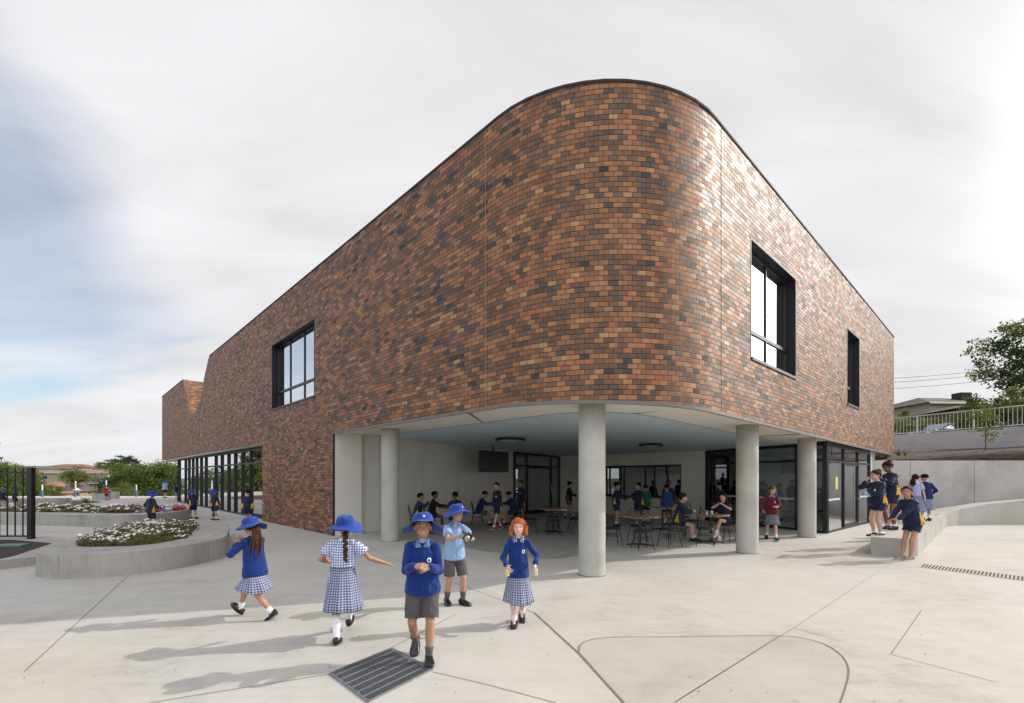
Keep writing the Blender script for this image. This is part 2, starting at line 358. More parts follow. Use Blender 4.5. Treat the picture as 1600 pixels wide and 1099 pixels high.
M_leaf3 = mat_leaf('leaf_olive', [(0.06, 0.06, 0.02), (0.13, 0.13, 0.05), (0.19, 0.18, 0.08)])
M_leafp = mat_leaf('leaf_pine', [(0.012, 0.028, 0.012), (0.03, 0.05, 0.02), (0.045, 0.07, 0.03)])
M_bark = simple('bark', (0.12, 0.09, 0.065), 0.9, 0.4, 12, 0.6, 40)
M_petal = simple('white_petal', (0.80, 0.78, 0.74), 0.6, 0.1, 50)
M_petalm = simple('magenta_petal', (0.45, 0.06, 0.28), 0.6, 0.2, 50)
M_soil = simple('dark_soil', (0.045, 0.035, 0.028), 0.95, 0.5, 25, 0.8, 60, bdist=0.03)
M_mulch = simple('red_mulch', (0.17, 0.085, 0.055), 0.95, 0.5, 14, 0.8, 30, bdist=0.04)
M_mulch2 = simple('brown_mulch', (0.075, 0.055, 0.045), 0.95, 0.55, 10, 0.9, 26, bdist=0.05)
# ------------------------------------------------------------------ building geometry
LP0 = V((-5.32, 14.10, 0)); LD = V((-0.687, 0.727, 0)); LN = V((0.727, 0.687, 0))     # left wall: s grows away from the corner, LN points inside
RP0 = V((3.45, 8.36, 0)); RD = V((0.7265, 0.687, 0)); RN = V((-0.687, 0.7265, 0))
CC = V((1.79, 10.65, 0)); CR = 2.80
def Lp(s, off=0): return LP0 + LD*s + LN*off
def Rp(t, off=0): return RP0 + RD*t + RN*off
S_T = (CC-LP0).dot(LD); T_T = (CC-RP0).dot(RD)       # tangent parameters
S_END, T_END = 33.5, 18.85
# keep both lines tangent to the arc
LP0 = CC - LN*CR - LD*S_T; RP0 = CC - RN*CR - RD*T_T
ANG0 = math.atan2(-LN.y, -LN.x); ANG1 = math.atan2(-RN.y, -RN.x)
if ANG1 < ANG0: ANG1 += 2*PI
def Ap(f, off=0):
    a = ANG0 + (ANG1-ANG0)*f; return CC + V((math.cos(a), math.sin(a), 0))*(CR-off)
zbL = lambda s: 3.07+0.004*s
ztL = lambda s: 8.365+0.003*s
zbR = lambda t: 2.925-0.0088*t
ztR = lambda t: 8.215-0.0088*t
def zbA(f): return zbL(S_T)*(1-f)+zbR(T_T)*f
def ztA(f): return ztL(S_T)*(1-f)+ztR(T_T)*f
# parapet notch in the left wing, points (s, z) from photo pixels
def on_left(px):
    k = (px-800)/FPX; s = (k*LP0.y-LP0.x)/(LD.x-k*LD.y); return s
def z_at(py, Y): return CAMH+(HOR-py)*Y/FPX
notch = []
for px, py in ((327.5, 555), (325, 563), (322.5, 574), (320.5, 583), (316.4, 603), (313.7, 619.6), (311, 630), (308, 638), (305, 644), (301.4, 647), (297.5, 643.5), (294.6, 637), (292.5, 625), (290.5, 612.7), (288, 602), (285.7, 593.6)):
    s = on_left(px); notch.append((s, z_at(py, Lp(s).y)))
school = empty('school_building', (0, 0, 0), 0, 'two-storey glazed brown brick school building with rounded corner over an open undercroft', 'building')
def quad(bm, uvl, P, UV, mi=0):
    vs = [bm.verts.new(p) for p in P]; f = bm.faces.new(vs); f.material_index = mi
    for l, c in zip(f.loops, UV): l[uvl].uv = c
    return f
def facade():
    bm = BM(); uvl = bm.loops.layers.uv.new('UVMap')
    def column(pa, pb, ua, ub, za0, zb0, za1, zb1, holes=()):
        segs = []; cur = 0.0; hs = sorted(holes)
        levels = [(za0, zb0)]
        for h0, h1 in hs: levels += [(h0, h0), (h1, h1)]
        levels.append((za1, zb1))
        for i in range(0, len(levels), 2):
            (a0, b0), (a1, b1) = levels[i], levels[i+1]
            quad(bm, uvl, [V((pa.x, pa.y, a0)), V((pb.x, pb.y, b0)), V((pb.x, pb.y, b1)), V((pa.x, pa.y, a1))],
                 [(ua, a0-3.0), (ub, b0-3.0), (ub, b1-3.0), (ua, a1-3.0)])
    # left wall: list of s cuts
    cuts = sorted(set([S_T, 0.0, 1.4, 5.65, 6.86, S_END] + [s for s, z in notch] + [24.9, 29.0, 10.0, 13.0]))
    def top(s):
        if s <= notch[0][0] or s >= notch[-1][0]: return ztL(s)-(0.0 if s <= notch[0][0] else 0.14)
        return float(np.interp(s, [a for a, b in notch], [b for a, b in notch]))
    for a, b in zip(cuts, cuts[1:]):
        mid = (a+b)/2; lo = (0.0, 0.0) if 0 <= mid <= 6.86 else (zbL(a), zbL(b))
        holes = [(4.32, 6.80)] if 1.4 <= mid <= 5.65 else []
        column(Lp(a), Lp(b), -a, -b, lo[0], lo[1], top(a), top(b), holes)
    # arc (narrower bricks)
    n = 48; u0 = -S_T; arc = CR*(ANG1-ANG0); K = 0.24/0.158
    for i in range(n):
        f0, f1 = i/n, (i+1)/n
        column(Ap(f0), Ap(f1), u0+arc*K*f0, u0+arc*K*f1, zbA(f0), zbA(f1), ztA(f0), ztA(f1))
    u1 = u0+arc*K
    cuts = [T_T, 1.98, 4.92, 10.17, 11.93, T_END]
    for a, b in zip(cuts, cuts[1:]):
        mid = (a+b)/2; holes = [(4.17, 6.64)] if 1.98 < mid < 4.92 else ([(4.12, 6.58)] if 10.17 < mid < 11.93 else [])
        sc = 1.0
        column(Rp(a), Rp(b), u1+a-T_T, u1+b-T_T, zbR(a), zbR(b), ztR(a), ztR(b), holes)
    # ends and rear
    A0, B0 = Lp(S_END), Rp(T_END); A1, B1 = Lp(S_END, 15), Rp(T_END, 15)
    for p, q, z0, zt in ((A0, A1, zbL(S_END), 8.30), (B0, B1, zbR(T_END), 8.04), (A1, B1, 0, 8.2)):
        Ln = (q-p).length
        quad(bm, uvl, [V((p.x, p.y, z0)), V((q.x, q.y, z0)), V((q.x, q.y, zt)), V((p.x, p.y, zt))], [(0, z0), (Ln, z0), (Ln, zt), (0, zt)])
    # notch valley swept into the building
    for (s0, z0), (s1, z1) in zip(notch, notch[1:]):
        d0 = sum(math.hypot(notch[i+1][0]-notch[i][0], notch[i+1][1]-notch[i][1]) for i in range(notch.index((s0, z0))))
        d1 = d0+math.hypot(s1-s0, z1-z0); a, b, D = Lp(s0), Lp(s1), 5.0
        a2, b2 = Lp(s0, D), Lp(s1, D)
        quad(bm, uvl, [V((a.x, a.y, z0)), V((b.x, b.y, z1)), V((b2.x, b2.y, z1)), V((a2.x, a2.y, z0))], [(0, d0), (0, d1), (D, d1), (D, d0)])
    o = meshobj('brick_wall', bm, M_brick, school, recalc=False)
    return o
facade()
def roof_and_slabs():
    foot = [Lp(S_END, .05)] + [Lp(s, .05) for s in (notch[-1][0]+.1,)] + []
    bm = BM()
    # roofs either side of the notch, below the parapet
    arc = [Ap(i/16, .08) for i in range(17)]
    main = [Lp(notch[0][0]-.1, .08), Lp(S_T, .08)] + arc + [Rp(T_T, .08), Rp(T_END, .08), Rp(T_END, 14.9), Lp(notch[0][0]-.1, 14.9)]
    f = bm.faces.new([bm.verts.new((p.x, p.y, 7.95)) for p in main])
    far = [Lp(S_END, .08), Lp(notch[-1][0]+.1, .08), Lp(notch[-1][0]+.1, 14.9), Lp(S_END, 14.9)]
    bm.faces.new([bm.verts.new((p.x, p.y, 7.95)) for p in far])
    va = [Lp(notch[0][0], 5.0), Lp(notch[-1][0], 5.0), Lp(notch[-1][0], 14.9), Lp(notch[0][0], 14.9)]
    bm.faces.new([bm.verts.new((p.x, p.y, 7.95)) for p in va])
    meshobj('roof', bm, M_trim, school)
    # upper floor slab
    bm = BM()
    slab = [Lp(S_END-.05, .1), Lp(S_T, .1)] + [Ap(i/16, .1) for i in range(17)] + [Rp(T_T, .1), Rp(T_END-.05, .1), Rp(T_END-.05, 14.8), Lp(S_END-.05, 14.8)]
    prism(bm, [(p.x, p.y) for p in slab], 3.32, 3.55)
    meshobj('floor_slab', bm, M_trim, school)
    # parapet capping: straight pieces, faceted round the corner
    bm = BM()
    def piece(p, q, n0, n1, z0, z1, h=0.020, w=0.30, o=0.018):
        P = []
        for pt, nn, z in ((p, n0, z0), (q, n1, z1)):
            a = pt-nn*o; b = pt+nn*w
            P += [V((a.x, a.y, z-0.02)), V((a.x, a.y, z+h)), V((b.x, b.y, z+h+.01)), V((b.x, b.y, z-0.02))]
        vs = [bm.verts.new(x) for x in P]
        for q4 in ((0,1,5,4),(1,2,6,5),(2,3,7,6),(3,0,4,7),(0,3,2,1),(4,5,6,7)): bm.faces.new([vs[i] for i in q4])
    piece(Lp(S_T), Lp(notch[0][0]), LN, LN, ztL(S_T), ztL(notch[0][0]))
    piece(Lp(notch[-1][0]), Lp(S_END), LN, LN, ztL(notch[-1][0])-.14, ztL(S_END)-.14, .03)
    k = 13; pts = [Ap(i/k, -0.006 if 0 < i < k else 0) for i in range(k+1)]
    nn = [(CC-p).normalized() for p in pts]
    for i in range(k): piece(pts[i], pts[i+1], nn[i], nn[i+1], ztA(i/k), ztA((i+1)/k))
    piece(Rp(T_T), Rp(T_END+.03), RN, RN, ztR(T_T), ztR(T_END))
    # thin edge along the notch
    for (s0, z0), (s1, z1) in zip(notch, notch[1:]): pass
    meshobj('parapet_capping', bm, M_cap, school)
    # movement joints
    for s, z0, z1 in ((on_left(516.5), 3.1, ztL(0)-.04), (on_left(758.5), zbL(-7)+.0, ztL(-7)-.04)):
        bm = BM(); a = Lp(s-.009, -.004); b = Lp(s+.009, -.004)
        bm.faces.new([bm.verts.new((p.x, p.y, z)) for p, z in ((a, z0), (b, z0), (b, z1), (a, z1))]); meshobj('movement_joint', bm, M_jointb, school)
    for t in (0.55,):
        bm = BM(); a = Rp(t-.007, -.004); b = Rp(t+.007, -.004)
        bm.faces.new([bm.verts.new((p.x, p.y, z)) for p, z in ((a, zbR(t)), (b, zbR(t)), (b, ztR(t)-.04), (a, ztR(t)-.04))]); meshobj('movement_joint', bm, M_cap, school)
M_jointb = simple('joint_mortar', (0.32, 0.20, 0.13), 0.7)
roof_and_slabs()

# soffit heights
_pts = np.array([(-5.3,14.1,3.08),(-.5,9,3.05),(1.5,7.85,3.02),(3.45,8.36,2.93),(17,21.3,2.76),(.09,21.5,2.89),(2.5,25,2.85),(9.7,14.7,2.76),(7.8,18.9,2.82),(-4.28,15.4,3.08)])
_co = np.linalg.lstsq(np.c_[_pts[:, 0], _pts[:, 1], np.ones(len(_pts))], _pts[:, 2], rcond=None)[0]
def zs(p): return float(_co[0]*p[0]+_co[1]*p[1]+_co[2])
WA, WB, WC, WD, WE, WF, WG = [V((*p, 0)) for p in ((-5.20, 14.36), (-4.28, 15.4), (.09, 21.5), (2.5, 25.0), (7.9, 19.2), (9.71, 14.7), (13.75, 18.30))]
def soffit():
    bm = BM(); band = 1.38; outer = []; inner = []
    for s in (0.0, -2, -4, -6, S_T): outer.append((Lp(s, .02), zbL(s)+.02)); inner.append(Lp(s, band))
    for i in range(1, 25): outer.append((Ap(i/24, .02), zbA(i/24)+.02)); inner.append(Ap(i/24, band))
    for t in (2, 4, 6, 8, 8.9, 10, 12, 14, 16, T_END): outer.append((Rp(t, .02), zbR(t)+.02)); inner.append(Rp(t, band))
    vo = [bm.verts.new((p.x, p.y, z)) for p, z in outer]; vi = [bm.verts.new((p.x, p.y, zs(p)+.006)) for p in inner]
    for i in range(len(vo)-1): bm.faces.new((vo[i], vo[i+1], vi[i+1], vi[i]))
    # bit by the left pier
    w = bm.verts.new((WA.x, WA.y, zs(WA)+.01)); b_ = bm.verts.new((WB.x, WB.y, zs(WB)+.01)); bm.faces.new((vo[0], vi[0], b_, w))
    meshobj('soffit', bm, M_white, school)
    bm = BM()
    k = [i for i, t in enumerate([0]*29+[2, 4, 6, 8, 8.9, 10]) if t == 8.9][0]
    loop = inner[:k+1] + [WF, WE, WD, WC, WB]
    vs = [bm.verts.new((p.x, p.y, zs(p)-.002)) for p in loop]
    f = bm.faces.new(vs); bmesh.ops.triangulate(bm, faces=[f])
    meshobj('blue_ceiling', bm, M_blue, school)
    # grey metal drip edge under the bricks
    bm = BM(); R = []
    ed = [(Lp(s), LN, zbL(s)) for s in (0.0, -3, -6, S_T)] + [(Ap(i/24), (CC-Ap(i/24)).normalized(), zbA(i/24)) for i in range(1, 25)] + [(Rp(t), RN, zbR(t)) for t in (2, 6, 10, 14, T_END+.01)]
    for p, n, z in ed:
        R.append([bm.verts.new(V((*(p+n*o).xy, z+dz))) for o, dz in ((-.006, .012), (-.006, -.045), (.05, -.045), (.05, .012))])
    for a, b in zip(R, R[1:]):
        for i in range(4): bm.faces.new((a[i], a[(i+1)%4], b[(i+1)%4], b[i]))
    meshobj('drip_edge', bm, M_trim, school)
    # soffit joints
    bm = BM()
    bm.free()
    for p, q in ((Lp(-6.4, .05), Lp(-5.3, band)), (Ap(.88, .05), Ap(.80, band)), (Ap(.40, .03), Ap(.38, .5)), (Rp(6, .05), Rp(6, band))):
        bm = BM(); obox(bm, p, q, .012, min(zs(p), zs(q))-.002, max(zs(p), zs(q))+.04)
        meshobj('soffit_joint', bm, M_trim, school)
soffit()
def columns():
    for px, py in ((925.0, 902), (1167.5, 866), (1260.8, 840.5), (609.5, 847)):
        Y = FPX*CAMH/(py-HOR)+.22; x = (px-800)/FPX*Y
        bm = BM(); n = 40; top = max(zs((x, Y)), 2.8)+.06; r = .235
        loft(bm, [(V((x, Y, z)), V((r, 0, 0)), V((0, r, 0))) for z in (-.01, .02, 1.0, 2.0, top)], n, caps=True)
        o = meshobj('column', bm, M_column, school, smooth=False)
        for p in o.data.polygons: p.use_smooth = abs(p.normal.z) < .5
        # sealant ring
        bm = BM(); loft(bm, [(V((x, Y, z)), V((rr, 0, 0)), V((0, rr, 0))) for z, rr in ((0.0, r+.012), (.010, r+.008))], n, caps=False)
        meshobj('base_sealant', bm, M_joint, o)
columns()
def frame_window(name, origin, D, Nn, z0, z1, L, depth, bays, transom, pane_m, parent, open_side=False):
    """deep black-lined window; origin = plan start, D along, Nn inwards"""
    w = bpy.data.objects.new(name, None); C.objects.link(w); w.parent = parent
    def bx_(nm, a0, a1, n0, n1, h0, h1, m, par):
        bm = BM(); M = Matrix(((D.x, Nn.x, 0, origin.x), (D.y, Nn.y, 0, origin.y), (0, 0, 1, 0), (0, 0, 0, 1)))
        box(bm, a0, a1, n0, n1, h0, h1, 0, M); return meshobj(nm, bm, m, par)
    bm = BM(); M = Matrix(((D.x, Nn.x, 0, origin.x), (D.y, Nn.y, 0, origin.y), (0, 0, 1, 0), (0, 0, 0, 1)))
    e = .035; o = -.005
    box(bm, -.012, e, o, depth, z0-.012, z1+.012, 0, M); box(bm, L-e, L+.012, o, depth, z0-.012, z1+.012, 0, M)
    box(bm, e, L-e, o, depth, z1-e, z1+.012, 0, M); 
    meshobj('window_lining', bm, M_blackw, w)
    bx_('sill', e, L-e, -.03, depth, z0-.03, z0+.03, M_black, w)
    bm = BM(); fw = .05
    box(bm, e, L-e, depth-.08, depth-.02, z0+.03, z0+.03+fw, 0, M); box(bm, e, L-e, depth-.08, depth-.02, z1-e-fw, z1-e, 0, M)
    box(bm, e, L-e, depth-.085, depth-.015, transom-.04, transom+.04, 0, M)
    for k in range(bays+1):
        c = e + (L-2*e)*k/bays; hw = fw/2 if 0 < k < bays else fw
        box(bm, max(e+.001, c-hw), min(L-e-.001, c+hw), depth-.082, depth-.018, z0+.031+fw, z1-e-fw-.001, 0, M)
    meshobj('window_frame', bm, M_black, w)
    for k in range(bays):
        for a, b in ((z0+.05, transom), (transom, z1-e-.02)):
            c0 = e+(L-2*e)*k/bays+.01; c1 = e+(L-2*e)*(k+1)/bays-.01
            bx_('pane', c0, c1, depth-.052, depth-.046, a, b, pane_m, w)
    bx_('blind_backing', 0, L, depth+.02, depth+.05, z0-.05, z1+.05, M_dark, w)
frame_window('window', Lp(5.65), -LD, LN, 4.32, 6.80, 4.25, .27, 3, 4.98, M_glassr, school)
frame_window('window', Rp(1.98), RD, RN, 4.17, 6.64, 2.94, .27, 2, 4.87, M_glassr, school)
frame_window('window', Rp(10.17), RD, RN, 4.12, 6.58, 1.76, .27, 2, 4.80, M_glassr, school)

def glazed_run(name, p, q, z1, z1b, muls, transom, pane_m, parent, doors=(), th=.07, fw=.06, heavy_ends=(False, False), handle=True, sill=.07):
    """shopfront from p to q; muls = fractions of mullions; doors = bay indices"""
    w = bpy.data.objects.new(name, None); C.objects.link(w); w.parent = parent
    d = V((q.x-p.x, q.y-p.y, 0)); L = d.length; d.normalize(); n = V((-d.y, d.x, 0))
    M = Matrix(((d.x, n.x, 0, p.x), (d.y, n.y, 0, p.y), (0, 0, 1, 0), (0, 0, 0, 1)))
    zt = lambda a: z1+(z1b-z1)*a/L
    bm = BM(); ms = sorted(muls)
    zmin = min(z1, z1b)
    box(bm, 0, L, -th/2, th/2, .004, sill, 0, M)
    box(bm, 0, L, -th/2, th/2, transom-.035, transom+.035, 0, M)
    # head follows the ceiling
    vs = [bm.verts.new(M @ V((a, b, zz))) for a in (0, L) for b in (-th/2, th/2) for zz in (zt(a)-.09, zt(a)+.10)]
    for q4 in ((0,1,3,2),(4,6,7,5),(0,4,5,1),(2,3,7,6),(0,2,6,4),(1,5,7,3)): bm.faces.new([vs[i] for i in q4])
    for i, f in enumerate(ms):
        c = L*f; hw = fw/2
        if i == 0: hw = .065 if heavy_ends[0] else fw/2
        if i == len(ms)-1: hw = .065 if heavy_ends[1] else fw/2
        box(bm, c-hw, c+hw, -th/2-.004, th/2+.004, .005, zt(c)-.02, 0, M)
    meshobj('frame', bm, M_black, w)
    for i, (f0, f1) in enumerate(zip(ms, ms[1:])):
        a, b = L*f0+fw/2, L*f1-fw/2
        bm = BM(); box(bm, a, b, -.003, .003, transom+.03, min(zt(a), zt(b))-.07, 0, M); meshobj('pane', bm, pane_m, w)
        bm = BM(); box(bm, a, b, -.003, .003, sill-.005, transom-.03, 0, M); pn = meshobj('pane', bm, pane_m, w)
        if i in doors:
            bm = BM(); e = .07
            box(bm, a+.005, a+e, -.03, .03, sill+.001, transom-.036, 0, M); box(bm, b-e, b-.005, -.03, .03, sill+.001, transom-.036, 0, M)
            box(bm, a+e, b-e, -.03, .03, transom-.036-e, transom-.037, 0, M); box(bm, a+e, b-e, -.03, .03, sill+.001, sill+.10, 0, M)
            dr = meshobj('door', bm, M_black, w)
            bm = BM(); hx = b-.035
            tube(bm, [M @ V((hx, -.03, .95)), M @ V((hx, -.10, .95)), M @ V((hx, -.10, 1.35)), M @ V((hx, -.03, 1.35))], .012, 6)
            meshobj('handle', bm, M_silver, dr)
    return w
# left wing glazing, set back under the bricks
def left_glazing():
    s0, s1 = 6.86, on_left(271); p, q = Lp(s1, .32), Lp(s0, .32)
    L = s1-s0
    pxs = [271.8, 276.5, 281, 290.5, 296, 302, 308, 315, 322.5, 338, 347.5, 358, 368.5, 380, 393, 409.5]
    fr = []
    for px in pxs:
        k = (px-800)/FPX; base = Lp(0, .32); s = (k*base.y-base.x)/(LD.x-k*LD.y); fr.append(min(1, max(0, (s1-s)/L)))
    fr[-1] = 1.0; fr[0] = 0.0
    glazed_run('glazed_screen', p, q, zbL(s1)-.10, zbL(s0)-.10, fr, 2.38, M_glassd, school, doors=(3, 9, 14), th=.16, fw=.07)
    # concrete head and soffit over the glazing
    bm = BM(); obox(bm, Lp(s0, .02), Lp(S_END-.02, .02), -.9, 3.07, 3.14); meshobj('soffit', bm, M_white, school)
    bm = BM(); obox(bm, Lp(s0), Lp(S_END), -.05, zbL(s0)-.06, zbL(s0)-.002, off=-.001); 
    meshobj('drip_edge', bm, M_trim, school)
    # return of the brick pier, inner floor and back wall
    bm = BM(); uvl = bm.loops.layers.uv.new('UVMap')
    a, b = Lp(6.86), Lp(6.86, .5); quad(bm, uvl, [V((a.x, a.y, 0)), V((b.x, b.y, 0)), V((b.x, b.y, 3.1)), V((a.x, a.y, 3.1))], [(0, 0), (.5, 0), (.5, 3.1), (0, 3.1)])
    meshobj('brick_return', bm, M_brick, school)
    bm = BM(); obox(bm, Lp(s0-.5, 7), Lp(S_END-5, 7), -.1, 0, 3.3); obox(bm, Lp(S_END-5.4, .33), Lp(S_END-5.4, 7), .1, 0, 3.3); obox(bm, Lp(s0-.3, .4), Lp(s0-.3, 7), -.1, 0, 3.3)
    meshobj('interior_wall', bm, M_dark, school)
left_glazing()
def undercroft():
    # panelled walls A-B-C and D-E
    def panels(p, q, nseg, z_fun, m=M_panel, z0=.0, holes=()):
        d = q-p; L = d.length
        for i in range(nseg):
            a, b = p+d*(i/nseg), p+d*((i+1)/nseg); g = d.normalized()*.010
            bm = BM(); n = V((-d.y, d.x, 0)).normalized()
            A, B = a+g, b-g
            vs = []
            for pt, oo in ((A, 0), (B, 0), (B, .12), (A, .12)):
                r = pt+n*oo; vs.append((r.x, r.y))
            lo = [bm.verts.new((x, y, z0)) for x, y in vs]; hi = [bm.verts.new((x, y, zs((x, y))+.03)) for x, y in vs]
            bm.faces.new(hi)
            for k in range(4): bm.faces.new((lo[k], lo[(k+1)%4], hi[(k+1)%4], hi[k]))
            meshobj('wall_panel', bm, m, school)
        bm = BM(); obox(bm, p, q, .05, z0, 3.3, off=.125); meshobj('backing_wall', bm, M_black, school)
    panels(WB, WC, 4, zs); panels(WA, WB, 1, zs)
    # black reveal at the pier
    bm = BM(); a = Lp(0.0, -.004); obox(bm, Lp(.0, -.005), Lp(-.06, -.005), .05, 0, 3.07); meshobj('pier_edge', bm, M_black, school)
    bm = BM(); obox(bm, Lp(-.06, .03), Lp(-.03, .9), .02, 0, 3.12); meshobj('pier_lining', bm, M_panel, school)
    # door screen C-D
    glazed_run('door_screen', WC, WC.lerp(WD, .98), zs(WC), zs(WD), [0, .25, .8, 1], 2.3, M_glassd, school, doors=(1,), th=.10, fw=.07, heavy_ends=(True, False))
    # back wall D-E with servery windows
    d = WE-WD; L = d.length
    # opening from px 930 to 1062 on the wall
    def fr_on(px):
        k = (px-800)/FPX; return (k*WD.y-WD.x)/(d.x-k*d.y)
    f0, f1 = fr_on(930), fr_on(1064); fE = 1.0
    bm = BM()
    for a, b, z0, z1 in ((0, f0, 0, None), (f0, f1, 2.30, None), (f0, f1, 0, .86), (f1, 1, 0, None)):
        nst = 3 if (b-a) > .3 and z0 > 1 else (1 if b-a < .2 else 2)
        for k in range(nst):
            A = WD+d*(a+(b-a)*k/nst); B = WD+d*(a+(b-a)*(k+1)/nst); g = d.normalized()*.006; zt = min(zs(A), zs(B))+.05 if z1 is None else z1
            obox(bm, A+g, B-g, .12, z0, zt)
    meshobj('wall_panel', bm, M_panel, school)
    # servery frame and panes
    w = bpy.data.objects.new('servery_window', None); C.objects.link(w); w.parent = school
    A, B = WD+d*f0, WD+d*f1
    bm = BM(); obox(bm, A, B, .06, .86, .93, off=.01); obox(bm, A, B, .06, 2.22, 2.30, off=.01)
    for fx in (0, .19, .37, .62, .72, .86, 1):
        c = A.lerp(B, fx); u = d.normalized()*.035; obox(bm, c-u, c+u, .07, .931, 2.219, off=.005)
    meshobj('window_frame', bm, M_black, w)
    bm = BM(); obox(bm, A, B, .008, .93, 2.22, off=.03); meshobj('pane', bm, M_glassd, w)
    bm = BM(); obox(bm, A, B, -.18, .84, .87, off=.0); meshobj('counter_shelf', bm, M_trim, w)
    # posters seen in the servery glass
    bm = BM(); c = A.lerp(B, .46); u = d.normalized()*.22; obox(bm, c-u, c+u, .004, 1.62, 2.12, off=.1); meshobj('poster', bm, M_poster, w)
    bm = BM(); c = A.lerp(B, .46); nn_ = V((-d.y, d.x, 0)).normalized()
    for k in range(1):
        tri = [c-d.normalized()*.12+nn_*.094+V((0, 0, 1.72)), c+d.normalized()*.12+nn_*.094+V((0, 0, 1.72)), c+nn_*.094+V((0, 0, 1.98))]
        bm.faces.new([bm.verts.new(x) for x in tri])
    meshobj('poster_emblem', bm, M_redp, w)
    # glazed room E-F-G
    glazed_run('glazed_side', WE, WF, zs(WE), zs(WF)-.02, [0, .06, .44, .80, 1], 2.28, M_glass, school, th=.10, fw=.05, heavy_ends=(True, True))
    glazed_run('glazed_entry', WF, WG, zs(WF)-.02, zs(WG)-.03, [0, .35, .68, 1], 2.24, M_glass, school, doors=(1,), th=.09, fw=.07, heavy_ends=(True, True))
    bm = BM(); obox(bm, WG+V((.03, .03, 0)), WG+V((.50, .48, 0)), .3, 0, 3.1); meshobj('end_pillar', bm, M_column, school)
    # interior walls of the room
    bm = BM(); R1 = V((10.2, 22.3, 0)); R2 = V((14.4, 19.0, 0))
    obox(bm, WE+V((0, .2, 0)), R1, .1, 0, 3.3); obox(bm, R1, R2+V((.5, .5, 0)), .1, 0, 3.3)
    meshobj('interior_wall', bm, M_grayint, school)
    bm = BM(); prism(bm, [(p.x, p.y) for p in (WF+V((0, .4, 0)), WG, R2, R1, WE+V((.15, .1, 0)))], 3.05, 3.1); meshobj('interior_ceiling', bm, M_grayint, school)
    bm = BM(); prism(bm, [(p.x, p.y) for p in (WF+V((.02, .35, 0)), WG+V((-.1, .2, 0)), R2+V((-.3, 0, 0)), R1+V((0, -.2, 0)), WE+V((.25, .1, 0)))], .004, .008); meshobj('interior_floor', bm, simple('lino_floor', (.20, .21, .21), .35), school)
    # yellow notices and safety bands on the glass
    n = V((-(WG-WF).y, (WG-WF).x, 0)).normalized(); dd = (WG-WF).normalized()
    bm = BM(); a = WF+dd*1.0; obox(bm, a, a+dd*.26, .003, 1.35, 1.75, off=-.010); meshobj('glass_notice', bm, M_yel, school)
    fb = simple('frosted_band', (.55, .68, .66), .5)
    for p_, q_, o_ in ((WF+dd*.12, WF+dd*1.5, -.012), (WF.lerp(WE, .21), WF.lerp(WE, .90), .010), (WF+dd*3.95, WG-dd*.1, -.012)):
        bm = BM(); obox(bm, p_, q_, .003, 1.0, 1.06, off=o_); meshobj('safety_band', bm, fb, school)
    # dark rooms behind the door screen and servery
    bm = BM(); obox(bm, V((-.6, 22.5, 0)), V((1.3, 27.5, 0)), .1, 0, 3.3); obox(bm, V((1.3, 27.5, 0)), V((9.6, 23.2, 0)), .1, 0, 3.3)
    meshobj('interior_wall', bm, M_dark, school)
M_poster = simple('poster_paper', (.55, .56, .55), .5, .15, 8); M_redp = simple('poster_red', (.5, .05, .04), .5)
M_yel = simple('notice_yellow', (.60, .55, .10), .5)
undercroft()

# ------------------------------------------------------------------ ground
def pavement():
    bm = BM(); prism(bm, [(-75, -30), (40, -30), (40, 28), (14, 28), (14, 46), (-75, 46)], -5.0, 0.0)
    tag(meshobj('pavement', bm, M_pave), kind='structure')
    # terrain sheet reaching the horizon
    bm = BM(); xs = [-1500, -900, -600, -420, -300, -220, -160, -120, -90, -60, -30, 0, 45, 62, 90, 160, 300, 600, 1500]; ys = [-900, -300, -60, 0, 30, 46, 60, 80, 110, 150, 200, 260, 340, 450, 700, 1500]
    def hz(x, y):
        if x > 60 and y > 0: return 3.9
        r = math.hypot(x, y)
        base = -4.1
        if r > 90: base -= 2.4*min(1, (r-90)/15)
        if r > 145: base += min(8.2, (r-145)*0.15)
        if r > 320: base -= min(8, (r-320)*.01)
        return base
    g = [[bm.verts.new((x, y, hz(x, y))) for x in xs] for y in ys]
    for j in range(len(ys)-1):
        for i in range(len(xs)-1): bm.faces.new((g[j][i], g[j][i+1], g[j+1][i+1], g[j+1][i]))
    tag(meshobj('terrain', bm, simple('dry_grass', (.075, .095, .035), .95, .6, .12)), kind='structure')
    bm = BM(); prism(bm, [(-75, 46.02), (-9, 46.02), (-12, 48.5), (-75, 48.5)], -4.6, -.12); tag(meshobj('playing_field', bm, simple('pale_field', (.36, .33, .18), .95, .2, .8)), kind='structure')
pavement()
def strip(bm, pts, w, z=.004):
    pts = [V((p.x, p.y, 0)) for p in pts]
    L, R = [], []
    for i, p in enumerate(pts):
        t = (pts[min(i+1, len(pts)-1)]-pts[max(i-1, 0)]).normalized(); n = V((-t.y, t.x, 0))*w/2
        L.append(bm.verts.new((*(p+n).xy, z))); R.append(bm.verts.new((*(p-n).xy, z)))
    for i in range(len(pts)-1): bm.faces.new((L[i], L[i+1], R[i+1], R[i]))
